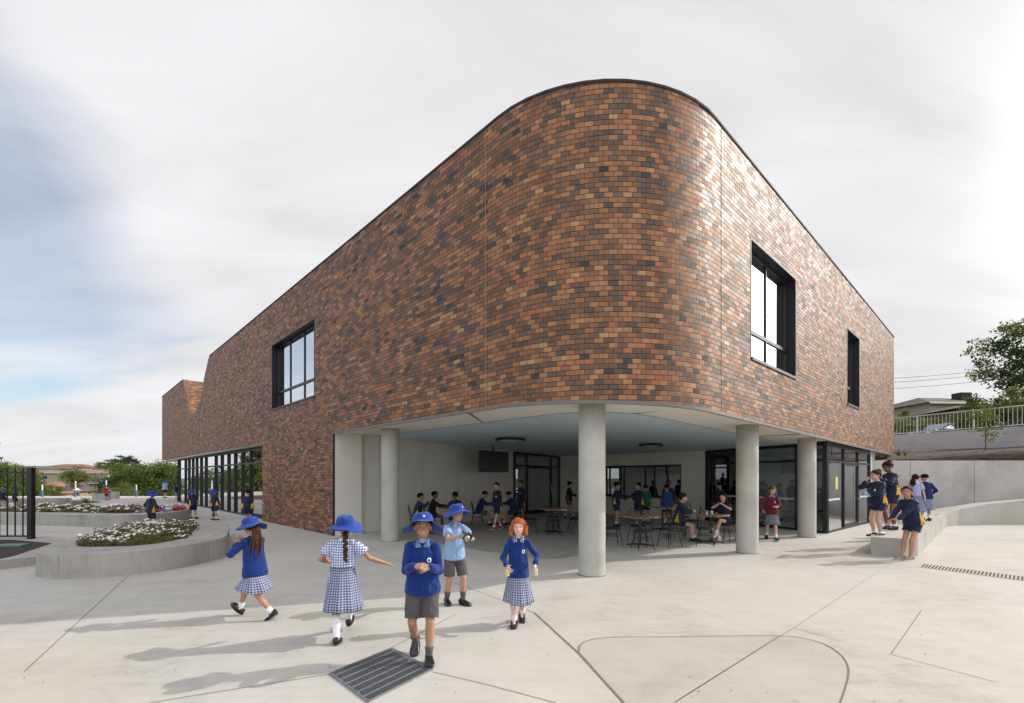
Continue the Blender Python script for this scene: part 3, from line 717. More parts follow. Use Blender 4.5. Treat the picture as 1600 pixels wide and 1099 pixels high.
def joints():
    J = [[(200, 900), (38, 1050)], [(219, 928), (300, 916), (376, 905)], [(590, 864), (628, 879), (698, 906), (799, 944), (835, 958)],
         [(1398, 876), (1240, 982), (1054, 1099)], [(1240, 982), (1392, 1023), (1440, 954), (1409, 950)], [(1392, 1023), (1555, 1066)],
         [(675, 1050), (760, 1070), (869, 1099)], [(513, 1054), (232, 1099)], [(609, 1014), (713, 960)]]
    for k, j in enumerate(J):
        bm = BM(); strip(bm, [G(*p) for p in j], .007 if k != 3 else .005)
        tag(meshobj('pavement_joint', bm, M_joint), kind='structure')
    bm = BM(); strip(bm, [G(*p) for p in ((835, 958), (905, 1022), (975, 1099))], .017, .006)
    tag(meshobj('pavement_joint', bm, M_seam), kind='structure')
    # rounded inlay
    out = [G(*p) for p in ((905, 1019), (906, 1010), (916, 1003), (935, 998.5), (965, 996.5), (1040, 996), (1130, 995), (1200, 994), (1240, 996), (1275, 1003), (1300, 1014), (1317, 1028), (1325, 1043), (1325, 1060), (1316, 1090), (1300, 1130))]
    left = [G(*p) for p in ((1010, 1140), (975, 1099), (930, 1047))]
    sm = smooth_poly(out, 4, False)
    bm = BM(); f = bm.faces.new([bm.verts.new((p.x, p.y, .004)) for p in sm+left]); bmesh.ops.triangulate(bm, faces=[f]); tag(meshobj('pavement_inlay', bm, M_pave2), kind='structure')
    bm = BM(); strip(bm, sm, .013, .008); tag(meshobj('pavement_joint', bm, M_seam), kind='structure')
    bm = BM(); strip(bm, [G(*p) for p in ((1218, 994), (1054, 1099))], .005, .008); tag(meshobj('pavement_joint', bm, M_joint), kind='structure')
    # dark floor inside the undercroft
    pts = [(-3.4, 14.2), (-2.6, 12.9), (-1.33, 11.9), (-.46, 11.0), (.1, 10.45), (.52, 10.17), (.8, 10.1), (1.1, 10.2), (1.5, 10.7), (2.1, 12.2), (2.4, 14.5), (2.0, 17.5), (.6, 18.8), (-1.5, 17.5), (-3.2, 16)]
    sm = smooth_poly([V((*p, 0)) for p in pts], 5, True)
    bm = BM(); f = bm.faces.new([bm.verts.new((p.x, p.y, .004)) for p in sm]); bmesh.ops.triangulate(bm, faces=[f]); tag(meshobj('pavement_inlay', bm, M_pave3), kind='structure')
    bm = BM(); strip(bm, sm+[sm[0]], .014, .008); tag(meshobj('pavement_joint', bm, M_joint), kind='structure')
joints()
def grate():
    c = [G(514, 1053.6), G(608.6, 1015), G(673, 1049), G(575, 1096.5)]
    r = empty('drain_grate', (0, 0, 0), 0, 'square galvanised drain grate in the paving at the front boy\'s feet', 'drain grate')
    u = (c[2]-c[1]); v = (c[0]-c[1]); O = c[1]
    P = lambda a, b, z: O+u*a+v*b+V((0, 0, z))
    bm = BM(); bm.faces.new([bm.verts.new(P(a, b, .005)) for a, b in ((0, 0), (1, 0), (1, 1), (0, 1))]); meshobj('pit', bm, simple('pit_shadow', (.02, .02, .02), .9), r)
    def bar(bm, a0, b0, a1, b1, z0, z1):
        vs = [bm.verts.new(P(a, b, z)) for a in (a0, a1) for b in (b0, b1) for z in (z0, z1)]
        for q in ((0,1,3,2),(4,6,7,5),(0,4,5,1),(2,3,7,6),(0,2,6,4),(1,5,7,3)): bm.faces.new([vs[i] for i in q])
    bm = BM()
    for a in (0, .13, .28, .43, .57, .72, .86, 1):
        w = .010 if 0 < a < 1 else .016; bar(bm, max(0, a-w), .0, min(1, a+w), 1, .005, .015)
    bar(bm, 0, 0, 1, .018, .005, .0145); bar(bm, 0, .982, 1, 1, .005, .0145); bar(bm, 0, -.06, 1, -.012, .003, .007)
    meshobj('frame', bm, M_galv, r)
    bm = BM(); N = 36
    for k in range(N):
        b = .035+.93*k/(N-1); bar(bm, 0.016, b-.0038, .984, b+.0038, .006, .013)
    meshobj('bar_grid', bm, M_galv, r)
grate()
def strip_drain():
    a, b = V((7.99, 9.28, 0)), V((9.54, 6.48, 0)); d = (b-a); L = d.length; d.normalize(); n = V((.737, .675, 0))
    r = empty('strip_drain', a, 0, 'narrow slotted strip drain running across the sunny paving at the right', 'strip drain')
    bm = BM(); w = .50
    M = Matrix(((d.x, n.x, 0, 0), (d.y, n.y, 0, 0), (0, 0, 1, 0), (0, 0, 0, 1)))
    box(bm, 0, L, -w/2, w/2, .002, .006, 0, M); meshobj('channel', bm, simple('channel_edge', (.46, .43, .39), .8), r)
    bm = BM(); k = 0; x = .03
    while x < L-.04:
        box(bm, x, x+.026, -w/2+.03, w/2-.03, .004, .009, 0, M); x += .050
    o = meshobj('slot', bm, simple('slot_shadow', (.05, .045, .04), .9), r); o['kind'] = 'stuff'
strip_drain()

# ------------------------------------------------------------------ planters
def bolts(bm, pts, z):
    for p in pts:
        box(bm, p[0]-.045, p[0]+.045, p[1]-.008, p[1]+.008, z-.003, z+.004)
        for dx in (-.035, .035): box(bm, p[0]+dx-.016, p[0]+dx+.016, p[1]-.018, p[1]+.018, z-.003, z+.014)
def planter(name, outer, inner, h, label, bolt_pts=()):
    r = empty(name, (0, 0, 0), 0, label, 'planter')
    out = smooth_poly([V((*p, 0)) for p in outer], 6); inn = smooth_poly([V((*p, 0)) for p in inner], 6)
    bm = BM(); b = .02
    def ring(pts, z, off=0):
        cx = sum(p.x for p in pts)/len(pts); cy = sum(p.y for p in pts)/len(pts); n = len(pts); o = []
        for i, p in enumerate(pts):
            t = (pts[(i+1)%n]-pts[i-1]).normalized(); nn = V((t.y, -t.x, 0))
            if nn.dot(p-V((cx, cy, 0))) < 0: nn = -nn
            q = p-nn*off; o.append(bm.verts.new((q.x, q.y, z)))
        return o
    rs = [ring(out, -.01), ring(out, h-b), ring(out, h-b*.3, b*.3), ring(out, h, b)]
    ri = [ring(inn, h-.01, 0), ring(inn, h-.16)]
    n = len(out)
    for A, B in zip(rs, rs[1:]):
        for i in range(n): bm.faces.new((A[i], A[(i+1)%n], B[(i+1)%n], B[i]))
    # top annulus: bridge by fill
    hi = ring(inn, h)
    ek = [e for e in (bm.edges.get((rs[-1][i], rs[-1][(i+1)%n])) for i in range(n))]
    m = len(hi); e2 = [bm.edges.new((hi[i], hi[(i+1)%m])) for i in range(m)]
    bmesh.ops.triangle_fill(bm, use_beauty=True, edges=ek+e2)
    for A, B in ((hi, ri[1]),):
        for i in range(m): bm.faces.new((A[i], A[(i+1)%m], B[(i+1)%m], B[i]))
    for v in ri[0]: bm.verts.remove(v)
    o = meshobj('concrete_wall', bm, M_planter, r)
    bm = BM(); f = bm.faces.new([bm.verts.new((p.x, p.y, h-.07)) for p in inn]); bmesh.ops.triangulate(bm, faces=[f]); meshobj('soil', bm, M_soil, r)
    if bolt_pts:
        for bp in bolt_pts: bm = BM(); bolts(bm, [bp], h+.002); meshobj('skate_stop', bm, M_silver, r)
    return inn
def in_poly(p, poly):
    c = False; n = len(poly)
    for i in range(n):
        a, b = poly[i], poly[(i+1)%n]
        if (a.y > p[1]) != (b.y > p[1]) and p[0] < (b.x-a.x)*(p[1]-a.y)/(b.y-a.y)+a.x: c = not c
    return c
def leafquad(bm, c, s, mi=0, asp=.5, up=None):
    d = V((random.gauss(0, 1), random.gauss(0, 1), random.gauss(0, 1))).normalized()
    if up is not None: d = (d+V((0, 0, up))).normalized()
    x, y = frame_of(d); a = random.random()*6.28; x, y = x*math.cos(a)+y*math.sin(a), y*math.cos(a)-x*math.sin(a)
    f = bm.faces.new([bm.verts.new(c+x*s), bm.verts.new(c+y*s*asp), bm.verts.new(c-x*s), bm.verts.new(c-y*s*asp)]); f.material_index = mi
def flowers(name, poly, z, density, label, r=.35, magenta=None, hmax=.25, wf=.34, ls=.028, fs=.024):
    bm = BM(); xs = [p.x for p in poly]; ys = [p.y for p in poly]; area = abs(sum(poly[i-1].x*p.y-p.x*poly[i-1].y for i, p in enumerate(poly)))/2
    n = int(area*density)
    for _ in range(n):
        for _t in range(30):
            x, y = random.uniform(min(xs), max(xs)), random.uniform(min(ys), max(ys))
            if in_poly((x, y), poly): break
        hh = hmax*(.50+1.0*mnoise.noise(V((x*1.6, y*1.6, 3)))+.40*random.random()); hh = max(.04, hh); isw = mnoise.noise(V((x*1.7, y*1.7, 9))) > 0.0
        for k in range(26):
            a = random.random()*6.28; q = random.random()**.5*.11; t = random.random()
            c = V((x+q*math.cos(a), y+q*math.sin(a), z+hh*t*.95)); leafquad(bm, c, ls*(.6+random.random()*.8), 0, .45)
        if random.random() < wf*(2.0 if isw else .22):
            mi = 2 if magenta and magenta(x, y) else 1
            for k in range(random.randint(2, 5)):
                a = random.random()*6.28; q = random.random()*.10
                c = V((x+q*math.cos(a), y+q*math.sin(a), z+hh*(.9+.2*random.random())))
                tl = V((random.uniform(-.5, .5), random.uniform(-.9, .2), 1)).normalized(); u, v = frame_of(tl); R = fs*(.8+random.random()*.6)
                for j in range(5):
                    aa = j*2*PI/5+a; d1 = u*math.cos(aa)+v*math.sin(aa); d2 = u*math.cos(aa+.62)+v*math.sin(aa+.62); d0 = u*math.cos(aa-.62)+v*math.sin(aa-.62)
                    f = bm.faces.new([bm.verts.new(c), bm.verts.new(c+d0*R*.75), bm.verts.new(c+d1*R+tl*R*.2), bm.verts.new(c+d2*R*.75)]); f.material_index = mi
    tag(meshobj(name, bm, [M_leaf3, M_petal, M_petalm], recalc=False), label, 'flowers', kind='stuff')
P1o = [(-8.50, 8.62), (-8.28, 8.25), (-7.85, 8.08), (-7.31, 8.08), (-6.74, 8.36), (-6.36, 8.88), (-6.20, 9.6), (-6.25, 10.3), (-6.75, 11.3), (-7.5, 12.6), (-8.3, 13.8), (-9.1, 14.45), (-10.0, 14.4), (-10.45, 13.5), (-10.25, 12.1), (-9.6, 10.5), (-9.0, 9.4)]
P1i = [(-8.25, 9.0), (-7.7, 8.85), (-7.08, 9.05), (-6.95, 9.7), (-7.05, 10.3), (-7.6, 11.3), (-8.35, 12.6), (-8.9, 13.3), (-9.5, 13.3), (-9.75, 12.5), (-9.3, 11.0), (-8.75, 9.8)]
inn1 = planter('curved_planter', P1o, P1i, .43, 'teardrop concrete planter nearest the camera, full of white flowers', [(-8.3, 8.75), (-7.2, 8.4), (-8.9, 9.9), (-9.6, 11.4), (-9.9, 12.6), (-6.5, 9.6), (-6.6, 10.6)])
flowers('white_flowers', inn1, .36, 75, 'white flowering bedding plants filling the nearest teardrop planter')
P2o = [(-24, 18.2), (-19, 17.6), (-16, 17.0), (-14.3, 16.6), (-13.4, 16.75), (-13.0, 17.5), (-13.1, 18.8), (-13.7, 20.3), (-15, 21.6), (-17.5, 22.3), (-21, 22.3), (-24.5, 21.4), (-25.4, 19.8)]
P2i = [(-21, 18.7), (-18.5, 18.2), (-15.6, 17.7), (-14.2, 17.6), (-13.9, 18.2), (-14.3, 19.6), (-15.6, 20.7), (-18, 21.1), (-21, 21.0), (-22, 20)]
inn2 = planter('curved_planter', P2o, P2i, .42, 'long curved concrete planter farther back, with school bags on its rim', [(-18, 17.9), (-15.6, 17.25), (-13.45, 17.6), (-20.5, 18.3)])
flowers('white_flowers', inn2, .36, 26, 'white and pink flowering plants in the long planter behind the black fence', magenta=lambda x, y: -15.4 < x < -14.8, hmax=.20, ls=.045, fs=.040, wf=.6)
# ------------------------------------------------------------------ left: beds, fence, benches, posts
def left_side():
    bm = BM(); pts = [(-26, 12.6), (-15.0, 12.7), (-12.1, 12.5), (-10.5, 11.6), (-9.85, 10.7), (-9.5, 9.9), (-9.35, 9.3), (-9.57, 8.88), (-10.2, 7.9), (-13, 6.5), (-26, 5)]
    prism(bm, pts, -.02, .17); tag(meshobj('bed_kerb', bm, M_planter), kind='structure')
    bm = BM(); pts2 = [(-26, 11.85), (-15.0, 11.85), (-12.4, 11.80), (-10.85, 11.2), (-10.35, 10.3), (-9.85, 9.4), (-9.72, 8.95), (-10.3, 8.1), (-13, 6.8), (-26, 5.4)]
    prism(bm, pts2, .10, .178); tag(meshobj('garden_soil', bm, M_soil), kind='structure')
    # sparse leaf litter and green lid
    bm = BM(); 
    for _ in range(260): leafquad(bm, V((random.uniform(-14.5, -10.9), random.uniform(9.0, 11.6), .19)), .02, 0, .5, 3)
    tag(meshobj('leaf_litter', bm, M_leaf3, recalc=False), 'small fallen leaves scattered over the dark soil bed', 'leaf litter', kind='stuff')
    c = G(20, 852, .2); bm = BM(); box(bm, -.27, .27, -.12, .12, -.02, .02); bevel_all(bm, .008)
    o = meshobj('valve_lid', bm, simple('green_plastic', (.10, .22, .17), .5)); o.location = (c.x, c.y, .2); o.rotation_euler = (0, 0, .1); tag(o, 'faded green plastic valve lid lying in the dark soil bed', 'valve lid')
    # black picket fence
    r = empty('metal_fence', (-12.2, 12.05, .17), 0, 'black tubular steel picket fence ending at a thick post on the soil bed', 'fence')
    bm = BM(); box(bm, -.055, .055, -.055, .055, 0, 1.78); box(bm, -.06, .06, -.06, .06, 1.78, 1.80); meshobj('post', bm, M_black, r)
    bm = BM(); box(bm, -6, -.055, -.02, .02, 1.66, 1.70); meshobj('rail', bm, M_black, r)
    bm = BM(); box(bm, -6, -.055, -.02, .02, .05, .09); meshobj('rail', bm, M_black, r)
    for k in range(22):
        x = -.21-k*.198; bm = BM(); box(bm, x-.011, x+.011, -.011, .011, .09, 1.66); box(bm, x-.011, x+.011, -.011, .011, 1.70, 1.80); meshobj('picket', bm, M_black, r)
    bm = BM(); box(bm, -4.75, -4.64, -.055, .055, 0, 1.78); meshobj('post', bm, M_black, r)
    # red mulch bed further back
    bm = BM(); pts = [G(*p) for p in ((30, 797), (54, 792), (120, 788.5), (158, 785.2), (150, 783.3), (110, 782.6), (60, 782.5), (0, 783), (-120, 784), (-120, 797))]
    f = bm.faces.new([bm.verts.new((p.x, p.y, .03)) for p in pts]); bmesh.ops.triangulate(bm, faces=[f])
    tag(meshobj('mulch_bed', bm, M_mulch), kind='structure')
    def tuft(name, p, h, n, m, label, cat='plant', w=.5, group=None, blade=.5):
        bm = BM()
        for _ in range(n):
            a = random.random()*6.28; q = random.random()*w*.3; sp = random.random()*w; c = V((q*math.cos(a), q*math.sin(a), 0)); hh = h*(.6+.4*random.random())
            t = V((math.cos(a)*sp*.6, math.sin(a)*sp*.6, hh*.7)); e = V((math.cos(a)*sp, math.sin(a)*sp, hh*(.55+.4*random.random()))); s = V((-math.sin(a), math.cos(a), 0))*.02*blade
            vs = [bm.verts.new(x) for x in (c-s, c+s, c+t+s*.8, c+t-s*.8)]; bm.faces.new(vs)
            bm.faces.new((vs[3], vs[2], bm.verts.new(c+e)))
        o = meshobj(name, bm, m, recalc=False); o.location = p; return tag(o, label, cat, group)
    tuft('grass_tuft', G(134, 786, .03), .55, 70, M_leaf3, 'thin scrubby plant at the right end of the red mulch bed', w=.6)
    tuft('grass_tuft', G(80, 789, .03), .25, 50, M_leaf3, 'low olive tuft in the middle of the red mulch bed', w=.7)
    # stepped concrete bench blocks
    def block(cx, cy, w, d, h, rz, label):
        bm = BM(); box(bm, -w/2, w/2, -d/2, d/2, 0, h); bevel_all(bm, .015)
        o = meshobj('concrete_bench', bm, M_planter); o.location = (cx, cy, -.005); o.rotation_euler = (0, 0, rz); return tag(o, label, 'bench')
    b = AT(158.5, 37.5); block(b.x, b.y, .95, .6, .52, .05, 'short concrete block bench, the left one beside the child in red')
    b = AT(176, 40.5); block(b.x, b.y, .8, .5, .58, .05, 'short concrete block bench, the right one behind the child in red')
    # long curved bench on the far left
    bm = BM(); pts = [(-42, 29.6), (-34, 29.6), (-30.2, 29.3), (-28.8, 29.8), (-28.6, 30.6), (-30, 30.9), (-42, 31.1)]
    prism(bm, [(p.x, p.y) for p in smooth_poly([V((*p, 0)) for p in pts], 4)], -.01, .45); tag(meshobj('concrete_bench', bm, M_planter), 'long low concrete bench at the far left, behind the fence', 'bench')
    # white posts with blue pads
    for px, top, bot, Y, nm in ((66, 757.5, 778, 43.5, 'leftmost white post with a blue padded foot at the terrace edge'), (118, 752, 778.5, 43, 'tall white post with a blue padded foot behind the red mulch bed'),
                            (166, 751, 774, 44.5, 'white post rising just behind the child in red'), (213, 757.5, 777, 44, 'white post with blue foot in front of the dense hedge, rightmost of the row')):
        p = AT(px, Y); r = empty('goal_post', p, 0, nm, 'post', 'white posts along the terrace edge')
        h = z_at(top, Y); bm = BM(); loft(bm, [(V((0, 0, z)), V((.052, 0, 0)), V((0, .052, 0))) for z in (.0, h)], 8); meshobj('pole', bm, simple('white_paint', (.7, .7, .7), .5) if 'pw' not in globals() else pw, r)
        bm = BM(); loft(bm, [(V((0, 0, z)), V((.080, 0, 0)), V((0, .080, 0))) for z in (.01, .62)], 8); meshobj('pad', bm, simple('blue_pad', (.05, .13, .28), .6), r)
left_side()

# ------------------------------------------------------------------ right: walls, bank, railing, street
def right_side():
    # low bench wall that turns into a rising curved wall
    r = empty('bench_wall', (0, 0, 0), 0, 'low concrete bench wall with skate stops, curving up to meet the retaining wall', 'bench wall')
    front = [V((8.44, 10.27, 0)), V((8.90, 10.42, 0)), V((10.6, 12.1, 0)), V((12.3, 13.8, 0)), V((14.3, 15.75, 0)), V((15.35, 16.75, 0)), V((16.2, 17.2, 0)), V((17.6, 17.55, 0)), V((19.5, 17.75, 0)), V((22.5, 17.9, 0))]
    back = [V((8.02, 10.62, 0)), V((8.30, 10.98, 0)), V((10.1, 12.75, 0)), V((11.75, 14.4, 0)), V((13.7, 16.35, 0)), V((14.85, 17.3, 0)), V((15.9, 17.75, 0)), V((17.5, 18.05, 0)), V((19.5, 18.2, 0)), V((22.5, 18.35, 0))]
    tops = [.40, .41, .43, .45, .45, .46, .58, .76, .92, 1.10]
    bm = BM(); lo_f = [bm.verts.new((p.x, p.y, -.01)) for p in front]; lo_b = [bm.verts.new((p.x, p.y, -.01)) for p in back]
    hi_f = [bm.verts.new((p.x, p.y, z)) for p, z in zip(front, tops)]; hi_b = [bm.verts.new((p.x, p.y, z)) for p, z in zip(back, tops)]
    for i in range(len(front)-1):
        bm.faces.new((lo_f[i], lo_f[i+1], hi_f[i+1], hi_f[i])); bm.faces.new((lo_b[i+1], lo_b[i], hi_b[i], hi_b[i+1])); bm.faces.new((hi_f[i], hi_f[i+1], hi_b[i+1], hi_b[i]))
    bm.faces.new((lo_b[0], lo_f[0], hi_f[0], hi_b[0])); bm.faces.new((lo_f[-1], lo_b[-1], hi_b[-1], hi_f[-1]))
    meshobj('concrete_wall', bm, M_planter2, r)
    # block at the near end, slightly lower
    bm = BM(); prism(bm, [(8.015, 10.60), (8.435, 10.262), (8.9, 10.70), (8.9, 11.6), (8.55, 11.24)], -.01, .365); meshobj('end_block', bm, M_planter, r)
    for i in range(1, 5):
        for f in (.1, .55):
            q_ = front[i].lerp(front[i+1], f)*.75+back[i].lerp(back[i+1], f)*.25; bm = BM(); bolts(bm, [(q_.x, q_.y)], tops[i]+(tops[i+1]-tops[i])*f+.003); meshobj('skate_stop', bm, M_silver, r)
    # retaining wall and upper wall
    bm = BM(); obox(bm, V((14.0, 18.95, 0)), V((30, 18.95, 0)), .25, -.02, 2.42); 
    tag(meshobj('retaining_wall', bm, M_retain), 'tall smooth grey concrete retaining wall behind the pupils on the right', 'wall')
    bm = BM()
    for x in (15.9, 18.45): box(bm, x-.006, x+.006, 18.944, 18.9495, 0, 2.41)
    A, B = V((19.6, 34.2, 0)), V((27.5, 16.7, 0))
    tag(meshobj('wall_joint', bm, M_trim), kind='structure')
    bm = BM(); q = [(14.3, 19.21), (30, 19.21), (30, 16.5), (27.4, 17.0), (19.6, 34.3), (10, 34.3), (10.0, 24.5), (16.4, 22.2)]
    def bank_z(x, y): 
        t = ((V((x, y, 0))-A).cross((B-A).normalized())).z; return 2.44
    P = [(14.3, 19.21, 2.36), (30, 19.21, 2.36), (30, 16.5, 3.26), (26.35, 19.21, 3.26), (19.6, 34.3, 3.26), (16, 34.3, 3.26), (17.4, 21.6, 2.75)]
    vs = [bm.verts.new(p) for p in P]; bm.faces.new((vs[0], vs[3], vs[4], vs[6])); bm.faces.new((vs[4], vs[5], vs[6])); bm.faces.new((vs[0], vs[1], vs[2], vs[3]))
    bmesh.ops.subdivide_edges(bm, edges=bm.edges[:], cuts=14, use_grid_fill=True)
    for v in bm.verts: v.co.z += .10*mnoise.noise(v.co*1.3)+.05*mnoise.noise(v.co*4)
    tag(meshobj('garden_bank', bm, M_mulch2), kind='structure')
    bm = BM(); obox(bm, B, A, .3, 2.2, 4.22); tag(meshobj('upper_wall', bm, M_retain2), 'pale rendered upper retaining wall carrying the white street railing', 'wall')
    # railing
    d = (A-B); L = d.length; d.normalize(); n = V((-d.y, d.x, 0))
    ang = math.atan2(d.y, d.x)
    r = empty('street_railing', (B+n*-.12+V((0, 0, 4.22))), ang, 'white tubular steel railing with slim balusters on top of the upper wall', 'railing')
    bm = BM(); tube(bm, [(0, 0, 1.02), (L, 0, 1.02)], .030, 8); meshobj('top_rail', bm, M_rail, r)
    bm = BM(); tube(bm, [(0, 0, .10), (L, 0, .10)], .025, 8); meshobj('bottom_rail', bm, M_rail, r)
    k = 0; x = .15
    bp = None
    while x < L:
        if k % 15 == 7:
            bm = BM(); box(bm, x-.035, x+.035, -.035, .035, -.04, 1.0); meshobj('post', bm, M_rail, r)
        else:
            if bp is None:
                bm = BM(); tube(bm, [(0, 0, .10), (0, 0, 1.02)], .012, 6); bp = meshobj('baluster', bm, M_rail, r); bp.location = (x, 0, 0)
            else:
                c = bp.copy(); C.objects.link(c); c.parent = r; c.location = (x, 0, 0)
        x += .165; k += 1
    # street
    bm = BM(); q0, q1 = B-n*.3, A-n*.3; prism(bm, [(q0.x, q0.y), (60, q0.y-3), (90, 80), (5, 80), (q1.x, q1.y)], 2.0, 4.1); tag(meshobj('street', bm, simple('asphalt', (.07, .07, .07), .9, .2, 8)), kind='structure')
M_planter2 = mat_castconcrete('bench_concrete', (0.42, 0.40, 0.37), 0.1)
M_rail = simple('railing_paint', (.50, .49, .45), .45, .05)
right_side()

# ------------------------------------------------------------------ trees
def crown_mesh(name, rad, n_clump, leaves, ls, mats, flat=.8, seed=1, hollow=.35, cyl=False, trunk_h=0, clump=.34):
    random.seed(seed); bm = BM(); cl = []
    for _ in range(n_clump):
        a = random.random()*6.28; u = random.uniform(-1, 1); s = (hollow+(1-hollow)*random.random()**.5)
        if cyl: c = V((math.cos(a)*s, math.sin(a)*s, u*.95))
        else:
            q = math.sqrt(1-u*u); c = V((math.cos(a)*q*s, math.sin(a)*q*s, u*s))
        c = V((c.x*rad[0], c.y*rad[1], c.z*rad[2])); c *= 1+.22*mnoise.noise(c*.6+V((seed, 0, 0)))
        cl.append((c, clump*min(rad)*(.6+.8*random.random())))
    for c, r in cl:
        mi = random.randrange(len(mats))
        for _ in range(leaves):
            d = V((random.gauss(0, 1), random.gauss(0, 1), random.gauss(0, .8))); d.normalize(); p = c+V((d.x, d.y, d.z*flat))*r*(random.random()**.4)
            leafquad(bm, p, ls*(.6+.8*random.random()), mi, .5, .6)
    me = bpy.data.meshes.new(name); bm.to_mesh(me); bm.free()
    for m in mats: me.materials.append(m)
    return me
def tree(name, loc, me, sc, trunk_h, tr, label, cat='tree', group=None, rz=0, crown_dz=0.0, limbs=4, crown_r=2.0):
    r = empty(name, loc, rz, label, cat, group)
    o = bpy.data.objects.new('crown', me); C.objects.link(o); o.parent = r; o.location = (0, 0, trunk_h+crown_dz); o.scale = (sc if isinstance(sc, tuple) else (sc, sc, sc))
    bm = BM(); random.seed(hash(label) % 999); pts = [V((0, 0, -.1))]; 
    for k in range(1, 6): pts.append(V((random.uniform(-.04, .04)*k*trunk_h*.15, random.uniform(-.04, .04)*k*trunk_h*.15, (trunk_h+crown_dz*.7)*k/5)))
    tube(bm, pts, [tr*(1.25 if k == 0 else 1-.11*k) for k in range(6)], 8)
    for k in range(limbs):
        a = random.random()*6.28; st = pts[3].lerp(pts[5], random.random()); e = st+V((math.cos(a)*crown_r*.6, math.sin(a)*crown_r*.6, crown_r*(.4+.5*random.random())))
        md = st.lerp(e, .5)+V((0, 0, crown_r*.08)); tube(bm, [st, md, e], [tr*.45, tr*.3, tr*.12], 6)
    meshobj('trunk', bm, M_bark, r)
    return r
ME_round = crown_mesh('crown_round', (3.0, 3.0, 3.2), 150, 100, .115, [M_leaf, M_leaf2], seed=3)
ME_tall = crown_mesh('crown_tall', (2.0, 2.0, 3.6), 130, 90, .11, [M_leaf, M_leaf, M_leaf2], seed=5)
ME_pine = crown_mesh('crown_pine', (3.5, 3.5, 2.6), 70, 90, .18, [M_leafp], flat=.45, seed=8, clump=.38)
ME_olive = crown_mesh('crown_olive', (2.6, 2.6, 2.4), 80, 80, .12, [M_leaf3, M_leaf2], seed=11)
def background():
    def tz(r): return -2.9+(min(6.5, (r-70)*.036) if r > 70 else 0)
    # row of dense trees just past the terrace, px 160-275 and further behind the building for reflections
    row = [(80, 68, .50, 'round'), (52, 62, .66, 'tall'), (24, 55, .86, 'round'), (-4, 52, .80, 'tall'), (-22, 49, .92, 'round'), (-60, 47, 1.35, 'tall'), (-130, 44, 1.4, 'round'), (-220, 41, 1.25, 'tall'), (-330, 40, 1.35, 'round'), (-470, 37, 1.3, 'tall'), (-650, 35, 1.35, 'round'), (-900, 32, 1.3, 'tall'),
           (182, 52, .5, 'round'), (200, 55, .92, 'round'), (214, 57, .86, 'tall'), (228, 54, .90, 'round'), (243, 57, .88, 'round'), (257, 55, .84, 'tall'), (272, 58, .95, 'round'), (290, 60, .9, 'round')]
    names = {0: 'far-left', }
    for i, (px, Y, sc, k) in enumerate(row):
        p = AT(px, Y, -4.0)
        if 160 < px: lab = ['bushy green tree in the dense hedge row, %s' % s for s in ('at its left end', 'second from the left', 'third from the left', 'fourth from the left, near a white post', 'fifth from the left', 'sixth, above the boy in light blue', 'beside the brick corner', 'tucked behind the brick corner')][i-12]
        elif px > 0: lab = ['dense dark tree between the fence post and the tiled houses', 'slim dark tree just right of the fence post', 'large dense tree directly behind the fence post', 'tall leafy tree behind the fence pickets'][i] if i < 4 else ''
        else: lab = ''
        if not lab: lab = 'big leafy tree left of the picture edge, mirrored in the long glazed screen'
        me = ME_round if k == 'round' else ME_tall
        hgt = {0: 0}.get(0)
        topz = {True: 4.3, False: 4.0}[px < 60]
        tree('leafy_tree', p, me, sc, 2.7, .22, lab, 'tree', 'trees past the terrace edge' if px > 0 else 'trees beyond the left edge', rz=i*1.3, crown_dz=3.3*sc-1.0 if k == 'tall' else 2.9*sc-1.0, crown_r=2.2)
    tree('shrub_tree', AT(117, 72, -4.0), ME_olive, .62, 2.6, .18, 'yellow-green spreading tree between the tiled houses', 'tree', crown_dz=3.2)
    tree('bare_tree', AT(190, 47.5, -4), ME_olive, .55, 2.6, .06, 'thin brownish young tree in front of the hedge, left of the rightmost white post', 'tree', crown_dz=1.2, crown_r=1)
    # far tall trees on the skyline
    for px, py, Y, sc, me, lab in ((197, 725, 190, 1.25, ME_pine, 'big dark cypress-like tree on the skyline, rightmost and tallest'), (176, 729, 185, .95, ME_pine, 'dark tree on the skyline left of the tallest one'), (158, 734, 180, .85, ME_round, 'smaller rounded tree at the left of the skyline clump'),
                              (142, 737, 190, .6, ME_olive, 'small bushy tree far off, left of the skyline clump'), (252, 734, 170, .75, ME_round, 'rounded tree far off beside the brick corner'), (213, 736, 140, .7, ME_olive, 'autumn-brown tree behind the hedge'), (70, 736, 200, .6, ME_olive, 'low far tree above the grey metal roofs'),
                              (118, 740, 160, .6, ME_olive, 'small olive tree among the roofs on the hillside'), (100, 742, 150, .55, ME_round, 'small dark tree below the blue-grey metal roofs'),
                              (10, 741, 120, .9, ME_round, 'far tree seen between the fence pickets')):
        r0 = 2.8*sc; z = z_at(py, Y)
        tree('distant_tree', AT(px, Y, z-r0*1.5), me, sc, r0*.9, .4, lab, 'tree', 'trees on the far hillside', crown_dz=r0*.6, crown_r=r0*.5)
    rr = random.Random(77)
    for k in range(17):
        Y = rr.uniform(118, 168); px = rr.uniform(60, 166); sc = rr.uniform(.30, .50); me = rr.choice([ME_round, ME_olive, ME_olive, ME_round])
        z = -6.5+(min(8.2, (Y*1.36-145)*.15) if Y*1.36 > 145 else 0)
        tree('hillside_tree', AT(px, Y, z-.3), me, sc, 1.4, .15, 'small leafy tree growing among the tiled roofs on the far hillside', 'tree', 'small trees among the hillside roofs', rz=k, crown_dz=1.6*sc, crown_r=1, limbs=2)
